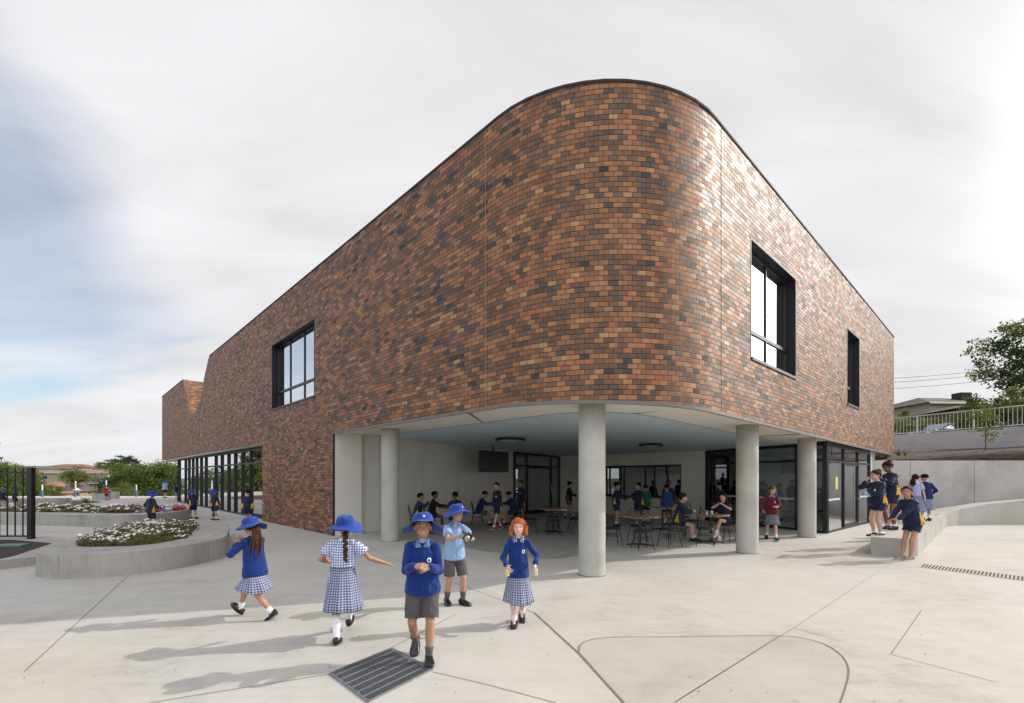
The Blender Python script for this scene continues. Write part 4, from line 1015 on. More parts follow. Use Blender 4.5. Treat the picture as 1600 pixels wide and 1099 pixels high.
    def house(px, Y, w, d, zb, ze, zr, wall, roof, label, rz=0.0, hip=.35, name='house', wins=2):
        p = AT(px, Y, 0); r = empty(name, (p.x, p.y, zb), rz, label, 'house')
        h = ze-zb; bm = BM(); box(bm, -w/2, w/2, -d/2, d/2, -5, h); meshobj('wall', bm, wall, r)
        e = .5; k = w*hip; bm = BM(); a = [bm.verts.new(q) for q in ((-w/2-e, -d/2-e, h-.05), (w/2+e, -d/2-e, h-.05), (w/2+e, d/2+e, h-.05), (-w/2-e, d/2+e, h-.05))]; b = [bm.verts.new(q) for q in ((-w/2+k, 0, zr-zb), (w/2-k, 0, zr-zb))]
        for f in ((a[0], a[1], b[1], b[0]), (a[1], a[2], b[1]), (a[2], a[3], b[0], b[1]), (a[3], a[0], b[0]), (a[3], a[2], a[1], a[0])): bm.faces.new(f)
        meshobj('roof', bm, roof, r)
        bm = BM(); box(bm, -w/2-e-.02, w/2+e+.02, -d/2-e-.06, -d/2-e, h-.2, h-.03); meshobj('gutter', bm, M_white, r)
        for j in range(wins):
            x = -w/2+w*(j+.6)/(wins+.2); bm = BM(); box(bm, x-.7, x+.7, -d/2-.05, -d/2+.02, h-2.0, h-.8); f_ = meshobj('window', bm, M_white, r); bm = BM(); box(bm, x-.6, x+.6, -d/2-.07, -d/2-.055, h-1.9, h-.9); meshobj('pane', bm, M_black, f_)
        return r
    def tiles(name, c):
        t = NT(name); tc = t.n('TexCoord'); sp = t.n('SeparateXYZ'); t.l(tc.outputs['Object'], sp.inputs[0])
        w1 = t.n('TexWave'); w1.inputs['Scale'].default_value = 4; w1.bands_direction = 'Y'; t.l(tc.outputs['Object'], w1.inputs[0]); nz = t.noise(tc.outputs['Object'], 3, 4)
        t.set(Base_Color=t.mix(t.math('MULTIPLY', w1.outputs[1], .3), t.ramp(nz, [(.3, tuple(x*.75 for x in c)), (.7, tuple(x*1.2 for x in c))]), tuple(x*.5 for x in c)), Roughness=.8); return t.m
    Rg, Rr, Rp_, Rt = tiles('grey_tiles', (.085, .08, .09)), tiles('red_tiles', (.33, .125, .07)), tiles('plum_tiles', (.105, .088, .090)), tiles('tan_tiles', (.28, .19, .13))
    Wb, Wt, Wc = simple('brown_house_brick', (.17, .10, .07), .9, .2, 3), simple('tan_house_brick', (.36, .24, .14), .9, .2, 3), simple('cream_render', (.45, .38, .29), .9)
    Z = lambda py, Y: z_at(py, Y)
    house(149, 130, 6.2, 7, -7, Z(754.5, 130), Z(744.5, 130), Wb, Rp_, 'brown brick two-storey house with plum tiled roof behind the child in red', .25)
    house(122, 112, 8.5, 7, -7, Z(767.5, 112), Z(758, 112), Wt, Rp_, 'low house with wide plum tiled roof behind the tall white post', -.1, .3)
    house(79, 100, 4.4, 5, -7, Z(771, 100), Z(767, 100), Wt, Rr, 'small red-roofed brick annexe nearest the fence, low down', .1, .2, wins=1)
    house(73, 110, 4.6, 6, -7, Z(761, 110), Z(756, 110), Wc, Rr, 'tan two-storey house with terracotta roof just right of the fence', -.1, .25, wins=1)
    house(97, 122, 8, 7, -7, Z(758, 122), Z(751.5, 122), Wc, Rt, 'pale tan roofed house in the middle of the gap between the trees', -.4)
    house(98, 160, 12, 8, -5, Z(741, 160), Z(736, 160), Wc, Rg, 'grey tiled house above the yellow-green tree', .1)
    house(118, 140, 26, 8, -1, Z(739, 140), Z(735, 140), Wc, Rt, 'long cream building with flat tan roof on the hillside', 0, .08, wins=5)
    house(76, 170, 28, 9, 1, Z(731.5, 170), Z(728.5, 170), Wc, Rg, 'long low building with blue-grey metal roof on the left skyline', 0, .05, wins=5)
    house(90, 190, 20, 9, 1, Z(731.5, 190), Z(729.3, 190), Wc, Rg, 'second blue-grey metal roofed building, farther right on the skyline', .1, .08, wins=4)
    house(115, 210, 22, 10, 1, Z(731, 210), Z(725.5, 210), Wt, Rr, 'red tiled house on the skyline above the cream building', 0, .3, wins=3)
    house(154, 150, 20, 9, 0, Z(738.5, 150), Z(734, 150), Wt, Rr, 'wide brown-red tiled house below the dark skyline trees', -.05, .25, wins=3)
    house(135, 175, 16, 9, 0, Z(735, 175), Z(731, 175), Wt, Rr, 'small red roof peeping out left of the dark skyline trees', .1, .3)
    # garden umbrella
    p = AT(121, 52, 0); r = empty('garden_umbrella', (p.x, p.y, z_at(779, 52)-1.0), 0, 'white garden umbrella in front of the low plum-roofed house', 'umbrella')
    bm = BM(); loft(bm, [(V((0, 0, 1.9)), V((.45, 0, 0)), V((0, .45, 0))), (V((0, 0, 1.97)), V((.24, 0, 0)), V((0, .24, 0))), (V((0, 0, 2.15)), V((.03, 0, 0)), V((0, .03, 0)))], 8); meshobj('canopy', bm, simple('white_canvas', (.75, .75, .74), .7), r)
    bm = BM(); tube(bm, [(0, 0, -1), (0, 0, 2.13)], .02); meshobj('pole', bm, M_black, r)
    # right side house, hedge, big tree, car
    r = house(1452, 50, 8.6, 9, 4, z_at(640, 50), z_at(622, 50), Wc, tiles('brown_tiles', (.05, .043, .036)), 'single-storey house with brown hipped roof behind the street railing', 0.05, .36, wins=2)
    bm = BM(); box(bm, .8, 1.95, -2.6, -1.6, 5.55, 6.32); bevel_all(bm, .12); o = meshobj('roof_cooler', bm, M_cap, r)
    house(1530, 41, 5.5, 6, 4, z_at(641, 41), z_at(634, 41), Wb, Rg, 'dark slate carport roof right of the hipped roof house', -.1, .15, wins=1)
    HEDGE = crown_mesh('hedge_foliage', (1.7, 1.2, 1.3), 46, 60, .10, [M_leaf2, M_leaf3, M_leaf], seed=21, cyl=True)
    for i, (px, Y, z, sc) in enumerate(((1410, 38, 4.9, 1.0), (1440, 40, 5.1, 1.0), (1472, 38, 4.9, .9), (1500, 39, 5.1, 1.05), (1525, 33, 4.9, 1.0), (1552, 30, 5.0, 1.0), (1580, 28.5, 5.1, 1.0), (1612, 27.5, 5.1, 1.0), (1398, 36, 4.9, .9))):
        p = AT(px, Y, 4.1); lab = ['pale green bush behind the railing, against the house', 'leafy bush under the left half of the hipped roof', 'bush below the roof cooler', 'bush between the hipped roof and the carport', 'dark bush below the carport roof', 'dark clipped hedge bush left of the big tree', 'dark hedge bush beneath the big tree', 'hedge bush at the right edge beneath the big tree', 'bush touching the brick corner behind the railing'][i]
        t = tree('garden_bush', p, HEDGE, sc, .3, .06, lab, 'bush', 'bushes across the street', rz=i, crown_dz=.95, crown_r=.6, limbs=3)
    BIG = crown_mesh('big_crown', (4.1, 3.8, 3.1), 150, 85, .115, [M_leafp, M_leaf, M_leaf3], seed=31, flat=.55, clump=.26)
    tree('big_tree', AT(1636, 33, 4.1), BIG, 1.0, 3.6, .30, 'large spreading dark tree at the right edge above the railing', 'tree', crown_dz=2.2, limbs=9, crown_r=4.0)
    YT = crown_mesh('sapling_crown', (.62, .62, .85), 34, 26, .045, [M_leaf2, M_leaf], seed=41, flat=.5, clump=.30)
    p = AT(1540, 20.3, 2.70); tree('young_tree', p, YT, 1.0, .55, .028, 'slender young tree planted in the mulch bank below the upper wall', 'tree', crown_dz=.82, limbs=9, crown_r=.75)
    def spiky(px, py, Y, lab, n=60, h=.4, w=.45, m=M_leaf2):
        bm = BM(); z = z_at(py, Y)
        for _ in range(n):
            a = random.random()*6.28; sp = w*random.random(); hh = h*(.5+.5*random.random()); s = V((-math.sin(a), math.cos(a), 0))*.012; e = V((math.cos(a)*sp, math.sin(a)*sp, hh)); md = e*.5+V((0, 0, hh*.2))
            vs = [bm.verts.new(x) for x in (-s, s, md+s, md-s)]; bm.faces.new(vs); bm.faces.new((vs[3], vs[2], bm.verts.new(e)))
        o = meshobj('strappy_plant', bm, m, recalc=False); o.location = AT(px, Y, z); tag(o, lab, 'plant')
    spiky(1503, 718, 19.8, 'small lime-green strappy plant on the mulch bank left of the young tree', 70, .26, .40)
    spiky(1404, 713, 21.5, 'strappy green plant beside the end of the brick overhang', 60, .35, .5, M_leaf3)
    spiky(1414, 713, 22.0, 'greyish spiky plant right of the brick overhang', 40, .35, .4, M_leaf3)
    # power lines
    for k, (z0, z1) in enumerate(((591, 573.5), (597, 580), (607, 589))):
        bm = BM(); a = AT(1385, 60, z_at(z0+1, 60)); b = AT(1720, 55, z_at(z1-20, 55)); pts = [a.lerp(b, t/10)-V((0, 0, .8*4*t/10*(1-t/10)*.5)) for t in range(11)]
        tube(bm, pts, .022, 4); o = meshobj('power_line', bm, M_black); tag(o, ['upper power line crossing the sky above the hipped roof', 'middle power line above the hipped roof', 'lowest power line above the hipped roof'][k], 'power line', 'power lines over the street')
background()
def car():
    p = AT(1478, 33.5, 4.10); r = empty('parked_car', p, .12, 'blue and white car parked across the street behind the railing', 'car')
    body = simple('car_blue_paint', (.09, .13, .22), .25, .03, 2, coat=.6); L, Wd = 4.3, 1.75
    prof = [(-2.15, .35), (-2.12, .78), (-1.95, .95), (-1.2, 1.02), (-.55, 1.45), (.75, 1.47), (1.45, 1.05), (2.05, .95), (2.15, .7), (2.13, .35)]
    bm = BM(); sides = []
    for y, sc in ((-Wd/2, .97), (-Wd/2+.12, 1.0), (Wd/2-.12, 1.0), (Wd/2, .97)):
        sides.append([bm.verts.new((x, y*(1 if z < 1.0 else .84), z if sc == 1 or z > 1.3 else z)) for x, z in prof])
    for a, b in zip(sides, sides[1:]):
        for i in range(len(prof)): bm.faces.new((a[i], a[(i+1) % len(prof)], b[(i+1) % len(prof)], b[i]))
    bm.faces.new(sides[0]); bm.faces.new(sides[-1][::-1]); bevel_all(bm, .04, 2); meshobj('body', bm, body, r)
    for s in (-1, 1):
        y = s*Wd/2*.99
        for x0, x1, t0, t1 in ((-1.1, -.05, -.52, -.05), (.03, 1.3, .03, .78)):
            bm = BM(); vs = [bm.verts.new(q) for q in ((x0, s*(Wd/2*.86)+s*.06, 1.04), (x1, s*(Wd/2*.86)+s*.06, 1.04), (t1, s*(Wd/2*.84)+s*.012, 1.38), (t0, s*(Wd/2*.84)+s*.012, 1.38))]
            bm.faces.new(vs); meshobj('side_window', bm, M_glassr, r)
        for x in (-1.35, 1.3):
            bm = BM(); M = Matrix.Translation((x, s*(Wd/2-.08), .32)) @ Matrix.Rotation(PI/2, 4, 'X'); loft(bm, [(M @ V((0, 0, z)), M.to_3x3() @ V((.32, 0, 0)), M.to_3x3() @ V((0, .32, 0))) for z in (-.1, .1)], 20); w = meshobj('wheel', bm, M_black, r)
            bm = BM(); loft(bm, [(M @ V((0, 0, z)), M.to_3x3() @ V((.2, 0, 0)), M.to_3x3() @ V((0, .2, 0))) for z in (-.115, .115)], 14); meshobj('rim', bm, M_silver, w)
    for s in (-1, 1):
        bm = BM(); ellip(bm, (-2.08, s*.62, .72), (.08, .2, .1)); meshobj('headlight', bm, M_white, r)
car()
# ------------------------------------------------------------------ furniture
def make_chair():
    r = empty('cafe_chair', (0, 0, 0), 0)
    bm = BM(); loft(bm, [(V((0, 0, z)), V((rx, 0, 0)), V((0, rx, 0))) for z, rx in ((.435, .17), (.445, .20), (.462, .205), (.468, .18))], 20); meshobj('seat', bm, M_seat, r, smooth=False)
    bm = BM(); tube(bm, [V((.195*math.cos(a), .195*math.sin(a), .43)) for a in [i*2*PI/20 for i in range(20)]], .011, 6, closed=True); meshobj('seat_rim', bm, M_chair, r)
    legs = {(-1, -1): ((-.13, -.14), (-.20, -.21)), (1, -1): ((.13, -.14), (.20, -.21)), (-1, 1): ((-.14, .14), (-.20, .24)), (1, 1): ((.14, .14), (.20, .24))}
    for k, (a, b) in legs.items():
        bm = BM(); tube(bm, [(*a, .44), (a[0]*.6+b[0]*.4, a[1]*.6+b[1]*.4, .26), (*b, .006)], .0115, 6); meshobj('leg', bm, M_chair, r)
    for z, q in ((.30, .165), (.24, .175)):
        bm = BM(); tube(bm, [V((q*math.cos(a), q*math.sin(a), z)) for a in [i*2*PI/18 for i in range(18)]], .007, 5, closed=True); meshobj('stretcher', bm, M_chair, r)
    for w, h, rr in ((.19, .88, .0115), (.11, .80, .009)):
        pts = [(-w*.86, .14, .44), (-w*.95, .17, .58), (-w, .20, .70)]
        for i in range(1, 8):
            a = PI-i*PI/8; pts.append((w*math.cos(a), .20+.035*math.sin(a), h-w*.85+w*.85*math.sin(a)))
        pts += [(w, .20, .70), (w*.95, .17, .58), (w*.86, .14, .44)]
        bm = BM(); tube(bm, pts, rr, 6); meshobj('back_hoop', bm, M_chair, r)
    return r
M_chair = simple('chair_tube', (.014, .014, .015), .4, .2, 5); M_seat = simple('chair_seat', (.02, .02, .02), .6, .2, 20)
def mat_wood():
    t = NT('table_wood'); tc = t.n('TexCoord'); mp = t.n('Mapping'); t.l(tc.outputs['Object'], mp.inputs[0]); mp.inputs['Scale'].default_value = (14, 1.5, 1)
    sp = t.n('SeparateXYZ'); t.l(tc.outputs['Object'], sp.inputs[0]); pl = t.math('FLOOR', t.math('MULTIPLY', sp.outputs[0], 12)); cm = t.n('CombineXYZ'); t.l(pl, cm.inputs[0]); w = t.n('TexWhiteNoise', noise_dimensions='1D'); t.l(pl, w.inputs['W'])
    n = t.noise(mp.outputs[0], 2, 4, .6); f = t.math('ADD', t.math('MULTIPLY', n, .5), t.math('MULTIPLY', w.outputs[0], .5))
    t.set(Base_Color=t.ramp(f, [(.2, (.20, .10, .05)), (.5, (.36, .20, .11)), (.8, (.50, .33, .20))]), Roughness=.45); return t.m
M_wood = mat_wood()
def make_table():
    r = empty('cafe_table', (0, 0, 0), 0)
    bm = BM(); box(bm, -.34, .34, -.34, .34, .715, .75); bevel_all(bm, .006); meshobj('tabletop', bm, M_wood, r)
    bm = BM(); tube(bm, [(0, 0, .04), (0, 0, .71)], .032, 10); box(bm, -.16, .16, -.02, .02, .70, .714); meshobj('pedestal', bm, M_chair, r)
    bm = BM()
    for k in range(4):
        a = k*PI/2+PI/4; d = V((math.cos(a), math.sin(a), 0)); tube(bm, [d*.0+V((0, 0, .055)), d*.18+V((0, 0, .045)), d*.33+V((0, 0, .02))], [.026, .022, .018], 6)
    meshobj('base', bm, M_chair, r)
    return r
_ch = make_chair(); _tb = make_table(); _used = {'c': False, 't': False}
def chair(x, y, rz, label):
    if not _used['c']: o = _ch; _used['c'] = True
    else: o = copy_tree(_ch)
    o.location = (x, y, .004); o.rotation_euler = (0, 0, math.radians(rz)); tag(o, label, 'chair', 'cafe chairs under the building')
def table(x, y, rz, label):
    if not _used['t']: o = _tb; _used['t'] = True
    else: o = copy_tree(_tb)
    o.location = (x, y, .004); o.rotation_euler = (0, 0, math.radians(rz)); tag(o, label, 'table', 'square cafe tables under the building')
# rz: a chair at 0 faces -Y (its hoop back towards +Y)
T1, T2, T3, T4, T5, T6 = (-2.05, 15.6), (1.30, 14.9), (3.22, 11.95), (4.95, 15.6), (5.22, 12.45), (-.55, 17.3)
table(*T1, 12, 'wooden cafe table by the pale wall, hidden behind the three seated boys')
table(*T2, 10, 'wooden cafe table with empty chairs just left of the front round column')
table(*T3, 24, 'empty wooden cafe table with four empty chairs, right of the front round column')
table(*T4, 15, 'wooden cafe table farther back, near the servery window')
table(*T5, 40, 'wooden cafe table where two girls sit talking')
table(*T6, 5, 'small cafe table beside the boy in the blue cap')
chair(-2.95, 14.6, 100, 'chair of the boy seated farthest left under the building')
chair(-2.75, 15.9, 95, 'chair under the boy in the black cap by the wall')
chair(-1.75, 15.0, 200, 'chair of the boy with his back half turned, behind the boy holding a camera')
chair(.55, 14.7, 85, 'empty cafe chair left of the table beside the front column')
chair(1.25, 14.2, 182, 'empty cafe chair with its back to us at the table left of the front column')
chair(1.98, 14.75, -80, 'empty cafe chair touching the front column on its left side')
chair(1.35, 15.6, 5, 'empty cafe chair on the far side of the table left of the front column')
chair(2.55, 12.05, 96, 'empty cafe chair at the left side of the four-chair table')
chair(3.12, 11.35, 188, 'empty cafe chair with its hoop back nearest to us at the four-chair table')
chair(3.92, 11.85, -66, 'empty cafe chair at the right side of the four-chair table')
chair(3.35, 12.65, 10, 'empty cafe chair on the far side of the four-chair table')
chair(4.55, 13.15, 62, 'chair of the seated girl in profile with the yellow side panel')
chair(5.85, 12.95, -52, 'chair of the girl who sits with crossed legs')
chair(4.88, 12.0, 158, 'empty cafe chair with its back to us at the two girls\' table')
chair(5.55, 15.5, -75, 'empty cafe chair right of the table near the servery window')
chair(4.35, 15.4, 85, 'empty cafe chair left of the table near the servery window')
chair(5.40, 14.2, -110, 'empty cafe chair standing behind the seated girl in profile')
chair(6.28, 12.75, -95, 'empty cafe chair half hidden by the second round column')
chair(-1.25, 17.3, 90, 'chair of the boy in the blue cap by the wall')
chair(.15, 17.2, -90, 'chair of the hooded boy behind the standing boy in red shoes')
chair(12.0, 18.3, -75, 'chair inside the glazed room, seen through its door')
chair(8.9, 18.0, 40, 'chair inside the glazed room, nearer the side glass')
table(8.3, 18.6, 30, 'table inside the glazed room behind the side glass')
def screen():
    p = AT(772, 18.2); r = empty('wall_screen', (p.x, p.y, 0), math.radians(52), 'large dark flat screen hanging from the blue ceiling near the back wall', 'screen')
    za, zb = z_at(738, 18.2), z_at(705, 18.2)
    bm = BM(); box(bm, -.85, .85, -.04, .04, za, zb); bevel_all(bm, .01); meshobj('casing', bm, simple('screen_casing', (.03, .03, .032), .4), r)
    bm = BM(); box(bm, -.82, .82, -.045, -.041, za+.03, zb-.03); meshobj('display', bm, simple('screen_display', (.035, .035, .038), .25), r)
    bm = BM(); tube(bm, [(0, .06, zb-.2), (0, .06, zs((p.x, p.y))+.0)], .03); meshobj('bracket', bm, M_black, r)
screen()
for px, py, wpx, lab in ((797.5, 687, 47, 'round black rimmed ceiling light, the larger one left of the front column'), (1017, 692, 37, 'round black rimmed ceiling light right of the front column')):
    zc = 2.93; Y = FPX*(zc-CAMH)/(HOR-py); p = AT(px, Y); zt = zs(p)-.005; r = empty('ceiling_light', (p.x, p.y, zt), 0, lab, 'ceiling light', 'ceiling lights under the building'); R = wpx/FPX*Y/2
    bm = BM(); loft(bm, [(V((0, 0, z)), V((q, 0, 0)), V((0, q, 0))) for z, q in ((0, R*.93), (-.02, R), (-.085, R), (-.09, R*.90), (-.07, R*.88))], 32, caps=False); meshobj('rim', bm, M_black, r)
    bm = BM(); loft(bm, [(V((0, 0, z)), V((q, 0, 0)), V((0, q, 0))) for z, q in ((-.075, R*.885), (-.09, R*.6), (-.095, R*.2))], 32); meshobj('diffuser', bm, simple('opal_diffuser', (.75, .76, .76), .5), r)
# ------------------------------------------------------------------ people
def fabric(name, col, rough=.85, scale=10, bump=.35, knit=0, dist=.012):
    t = NT(name); tc = t.n('TexCoord'); v = tc.outputs['Object']; n1 = t.noise(v, scale, 3, .55, 1.0); n2 = t.noise(v, 4, 2)
    s = t.math('ADD', t.math('MULTIPLY', n1, .5), t.math('MULTIPLY', n2, .5))
    t.set(Base_Color=t.ramp(s, [(.35, tuple(c*.85 for c in col)), (.6, tuple(min(1, c*1.1) for c in col))]), Roughness=rough); t.p.inputs['Specular IOR Level'].default_value = .2
    t.p.inputs['Sheen Weight'].default_value = .15
    t.bump(n1, dist, bump); return t.m
def gingham(name, p, dark, lite=(.80, .81, .86), uvn=True):
    t = NT(name); uv = t.n('UVMap'); sp = t.n('SeparateXYZ'); t.l(uv.outputs[0], sp.inputs[0])
    a = t.math('GREATER_THAN', t.math('FRACT', t.math('DIVIDE', sp.outputs[0], p)), .5); b = t.math('GREATER_THAN', t.math('FRACT', t.math('DIVIDE', sp.outputs[1], p)), .5)
    s = t.math('MULTIPLY', t.math('ADD', a, b), .5); mid = tuple((x*.45+y*.55) for x, y in zip(dark, lite))
    tc = t.n('TexCoord'); n1 = t.noise(tc.outputs['Object'], 9, 3, .5, 1)
    t.set(Base_Color=t.ramp(s, [(0, lite), (.25, mid), (.75, dark)], 'CONSTANT'), Roughness=.8); t.bump(n1, .012, .3); t.p.inputs['Specular IOR Level'].default_value = .2
    return t.m
def skin(name, c):
    t = NT(name); tc = t.n('TexCoord'); n = t.noise(tc.outputs['Object'], 12, 3)
    t.set(Base_Color=t.ramp(n, [(.3, (c[0]*.92, c[1]*.85, c[2]*.82)), (.7, (c[0]*1.05, c[1]*1.03, c[2]*1.02))]), Roughness=.5)
    t.p.inputs['Subsurface Weight'].default_value = .08; t.p.inputs['Subsurface Radius'].default_value = (.8, .3, .15); t.p.inputs['Subsurface Scale'].default_value = .01
    return t.m
SK = {'fair': skin('skin_fair', (.62, .38, .29)), 'tan': skin('skin_tan', (.40, .215, .13)), 'mid': skin('skin_mid', (.48, .27, .175)), 'dark': skin('skin_dark', (.17, .085, .05)), 'pale': skin('skin_pale', (.72, .47, .39))}
def hairm(name, c):
    t = NT(name); tc = t.n('TexCoord'); mp = t.n('Mapping'); t.l(tc.outputs['Object'], mp.inputs[0]); mp.inputs['Scale'].default_value = (60, 60, 5); n = t.noise(mp.outputs[0], 1.0, 4, .6, .4)
    t.set(Base_Color=t.ramp(n, [(.3, tuple(x*.45 for x in c)), (.7, tuple(x*1.35 for x in c))]), Roughness=.62); t.p.inputs['Specular IOR Level'].default_value = .25; t.bump(n, .01, .6); return t.m
HR = {'black': hairm('hair_black', (.012, .009, .008)), 'brown': hairm('hair_brown', (.085, .035, .016)), 'red': hairm('hair_red', (.62, .20, .055)), 'dkbrown': hairm('hair_darkbrown', (.035, .018, .011)), 'blond': hairm('hair_blond', (.26, .13, .06))}
F = {'royal': fabric('royal_jumper', (.007, .031, .170), knit=1), 'hat': fabric('royal_hat', (.014, .052, .275), scale=6), 'navy': fabric('navy_jacket', (.012, .016, .055), .6), 'navyb': fabric('navy_blazer', (.010, .022, .085), .8), 'yellow': fabric('yellow_panel', (.75, .40, .01)), 'grey': fabric('grey_shorts', (.085, .075, .080)),
     'ltblue': fabric('light_blue_shirt', (.26, .40, .62)), 'white': fabric('white_sock', (.80, .80, .82), bump=.1), 'greys': fabric('grey_sock', (.09, .085, .085)), 'maroon': fabric('maroon_jumper', (.12, .012, .030)), 'black': fabric('black_jacket', (.012, .012, .014)),
     'blueback': fabric('mid_blue_jacket', (.02, .06, .20)), 'green': fabric('green_jacket', (.01, .15, .09)), 'paleg': gingham('pale_gingham', .016, (.14, .19, .42), (.52, .57, .70)), 'ging': gingham('navy_gingham', .026, (.035, .065, .27), (.72, .76, .88)), 'red': fabric('red_top', (.45, .02, .03)), 'greyskirt': gingham('grey_gingham', .014, (.16, .17, .24), (.40, .41, .46))}
M_shoe = simple('black_leather', (.012, .012, .012), .28, .2, 8, coat=.2); M_shoeb = simple('beige_canvas', (.30, .25, .19), .8); M_shoer = simple('red_trainer', (.40, .03, .03), .6); M_shoew = simple('white_trainer', (.6, .58, .55), .6)
M_eyew = simple('eye_white', (.42, .38, .36), .5, .02); M_eyed = simple('eye_iris', (.03, .015, .008), .2, .02); M_badge = simple('badge_white', (.72, .74, .76), .6); M_badgeb = simple('badge_blue', (.05, .07, .2), .6); M_lip = simple('lip', (.42, .15, .12), .45); M_teeth = simple('teeth', (.75, .72, .66), .3)

def remesh_obj(name, bm, voxel, sm, mats, parent, fmat=None, uvbox=False, wr=0):
    me = bpy.data.meshes.new(name); bmesh.ops.recalc_face_normals(bm, faces=bm.faces); bm.to_mesh(me); bm.free()
    o = bpy.data.objects.new(name+'_t', me); C.objects.link(o)
    m = o.modifiers.new('r', 'REMESH'); m.mode = 'VOXEL'; m.voxel_size = voxel; m.use_smooth_shade = True
    if sm: s = o.modifiers.new('s', 'SMOOTH'); s.factor = .5; s.iterations = sm
    dg = bpy.context.evaluated_depsgraph_get(); me2 = bpy.data.meshes.new_from_object(o.evaluated_get(dg))
    bpy.data.objects.remove(o); bpy.data.meshes.remove(me); me2.name = name
    me2.materials.clear()
    for x in (mats if isinstance(mats, (list, tuple)) else [mats]): me2.materials.append(x)
    if wr:
        nv = len(me2.vertices); co = np.empty(nv*3); me2.vertices.foreach_get('co', co); co = co.reshape(-1, 3); nn = np.empty(nv*3); me2.vertex_normals.foreach_get('vector', nn); nn = nn.reshape(-1, 3)
        d = np.array([mnoise.noise(V((x*11+z*4, y*11, z*7)))+.6*mnoise.noise(V((x*25, y*25, z*12+x*9))) for x, y, z in co]); d = np.maximum(-np.abs(d)+.3, -.42)
        co = co+nn*(d*wr)[:, None]; me2.vertices.foreach_set('co', co.ravel()); me2.update()
    n = len(me2.polygons)
    me2.polygons.foreach_set('use_smooth', [True]*n)
    if fmat:
        cen = np.empty(n*3); me2.polygons.foreach_get('center', cen); cen = cen.reshape(-1, 3); nr = np.empty(n*3); me2.polygons.foreach_get('normal', nr); nr = nr.reshape(-1, 3)
        me2.polygons.foreach_set('material_index', fmat(cen, nr).astype(np.int32))
    if uvbox:
        uv = me2.uv_layers.new(name='UVMap'); nr = np.empty(n*3); me2.polygons.foreach_get('normal', nr); nr = nr.reshape(-1, 3)
        nl = len(me2.loops); vi = np.empty(nl, dtype=np.int32); me2.loops.foreach_get('vertex_index', vi); co = np.empty(len(me2.vertices)*3); me2.vertices.foreach_get('co', co); co = co.reshape(-1, 3)
        tot = np.empty(n, dtype=np.int32); me2.polygons.foreach_get('loop_total', tot); pf = np.repeat(np.arange(n), tot)
        side = np.abs(nr[pf, 0]) > np.abs(nr[pf, 1]); P = co[vi]; u = np.where(side, P[:, 1], P[:, 0]); uv.data.foreach_set('uv', np.c_[u, P[:, 2]].astype(np.float32).ravel())
    r = bpy.data.objects.new(name, me2); C.objects.link(r); r.parent = parent; return r
def ik(a, c, l1, l2, pole):
    d = c-a; L = min(d.length, (l1+l2)*.999); d = d.normalized() if d.length > 1e-6 else V((0, 0, -1)); c = a+d*L
    x = (l1*l1-l2*l2+L*L)/(2*L); h = math.sqrt(max(0, l1*l1-x*x)); p = pole-d*pole.dot(d); p = p.normalized() if p.length > 1e-6 else V((0, -1, 0))
    return a+d*x+p*h, c
def rot(ax, deg): return Matrix.Rotation(math.radians(deg), 3, ax)

def hand(bm, w, d, nrm, s, side, curl=25, spread=1.0, thumb=1.0):
    """w wrist, d along the hand, nrm palm normal, s hand length, side +1: thumb towards +lat"""
    d = d.normalized(); nrm = (nrm-d*nrm.dot(d)).normalized(); lat = d.cross(nrm)*side
    for q in (-.16, 0, .16): capsule(bm, w+lat*q*s*.6+d*s*.06, w+lat*q*s+d*s*.46, s*.105, s*.105, 8)
    for i, (q, fl) in enumerate(((.21, .40), (.075, .46), (-.065, .42), (-.20, .33))):
        b = w+lat*q*s+d*s*.48; dd = d+lat*q*.35*spread; r = s*.052
        for k, (L, rr) in enumerate(((.46, 1), (.32, .92), (.26, .82))):
            a = math.radians(curl*(.6+.5*k)*(1+.12*i)); dd = (dd.normalized()*math.cos(a)+nrm*math.sin(a)); e = b+dd.normalized()*fl*s*L; capsule(bm, b, e, r*rr, r*rr*.92, 8); b = e
            nrm_ = nrm
    b = w+lat*.20*s+d*s*.12; dd = (d*.75+lat*.75*thumb+nrm*.25).normalized(); e = b+dd*s*.22; capsule(bm, b, e, s*.07, s*.058, 8); dd = (dd+d*.35+nrm*.3*(2-thumb)).normalized(); e2 = e+dd*s*.17; capsule(bm, e, e2, s*.056, s*.045, 8)

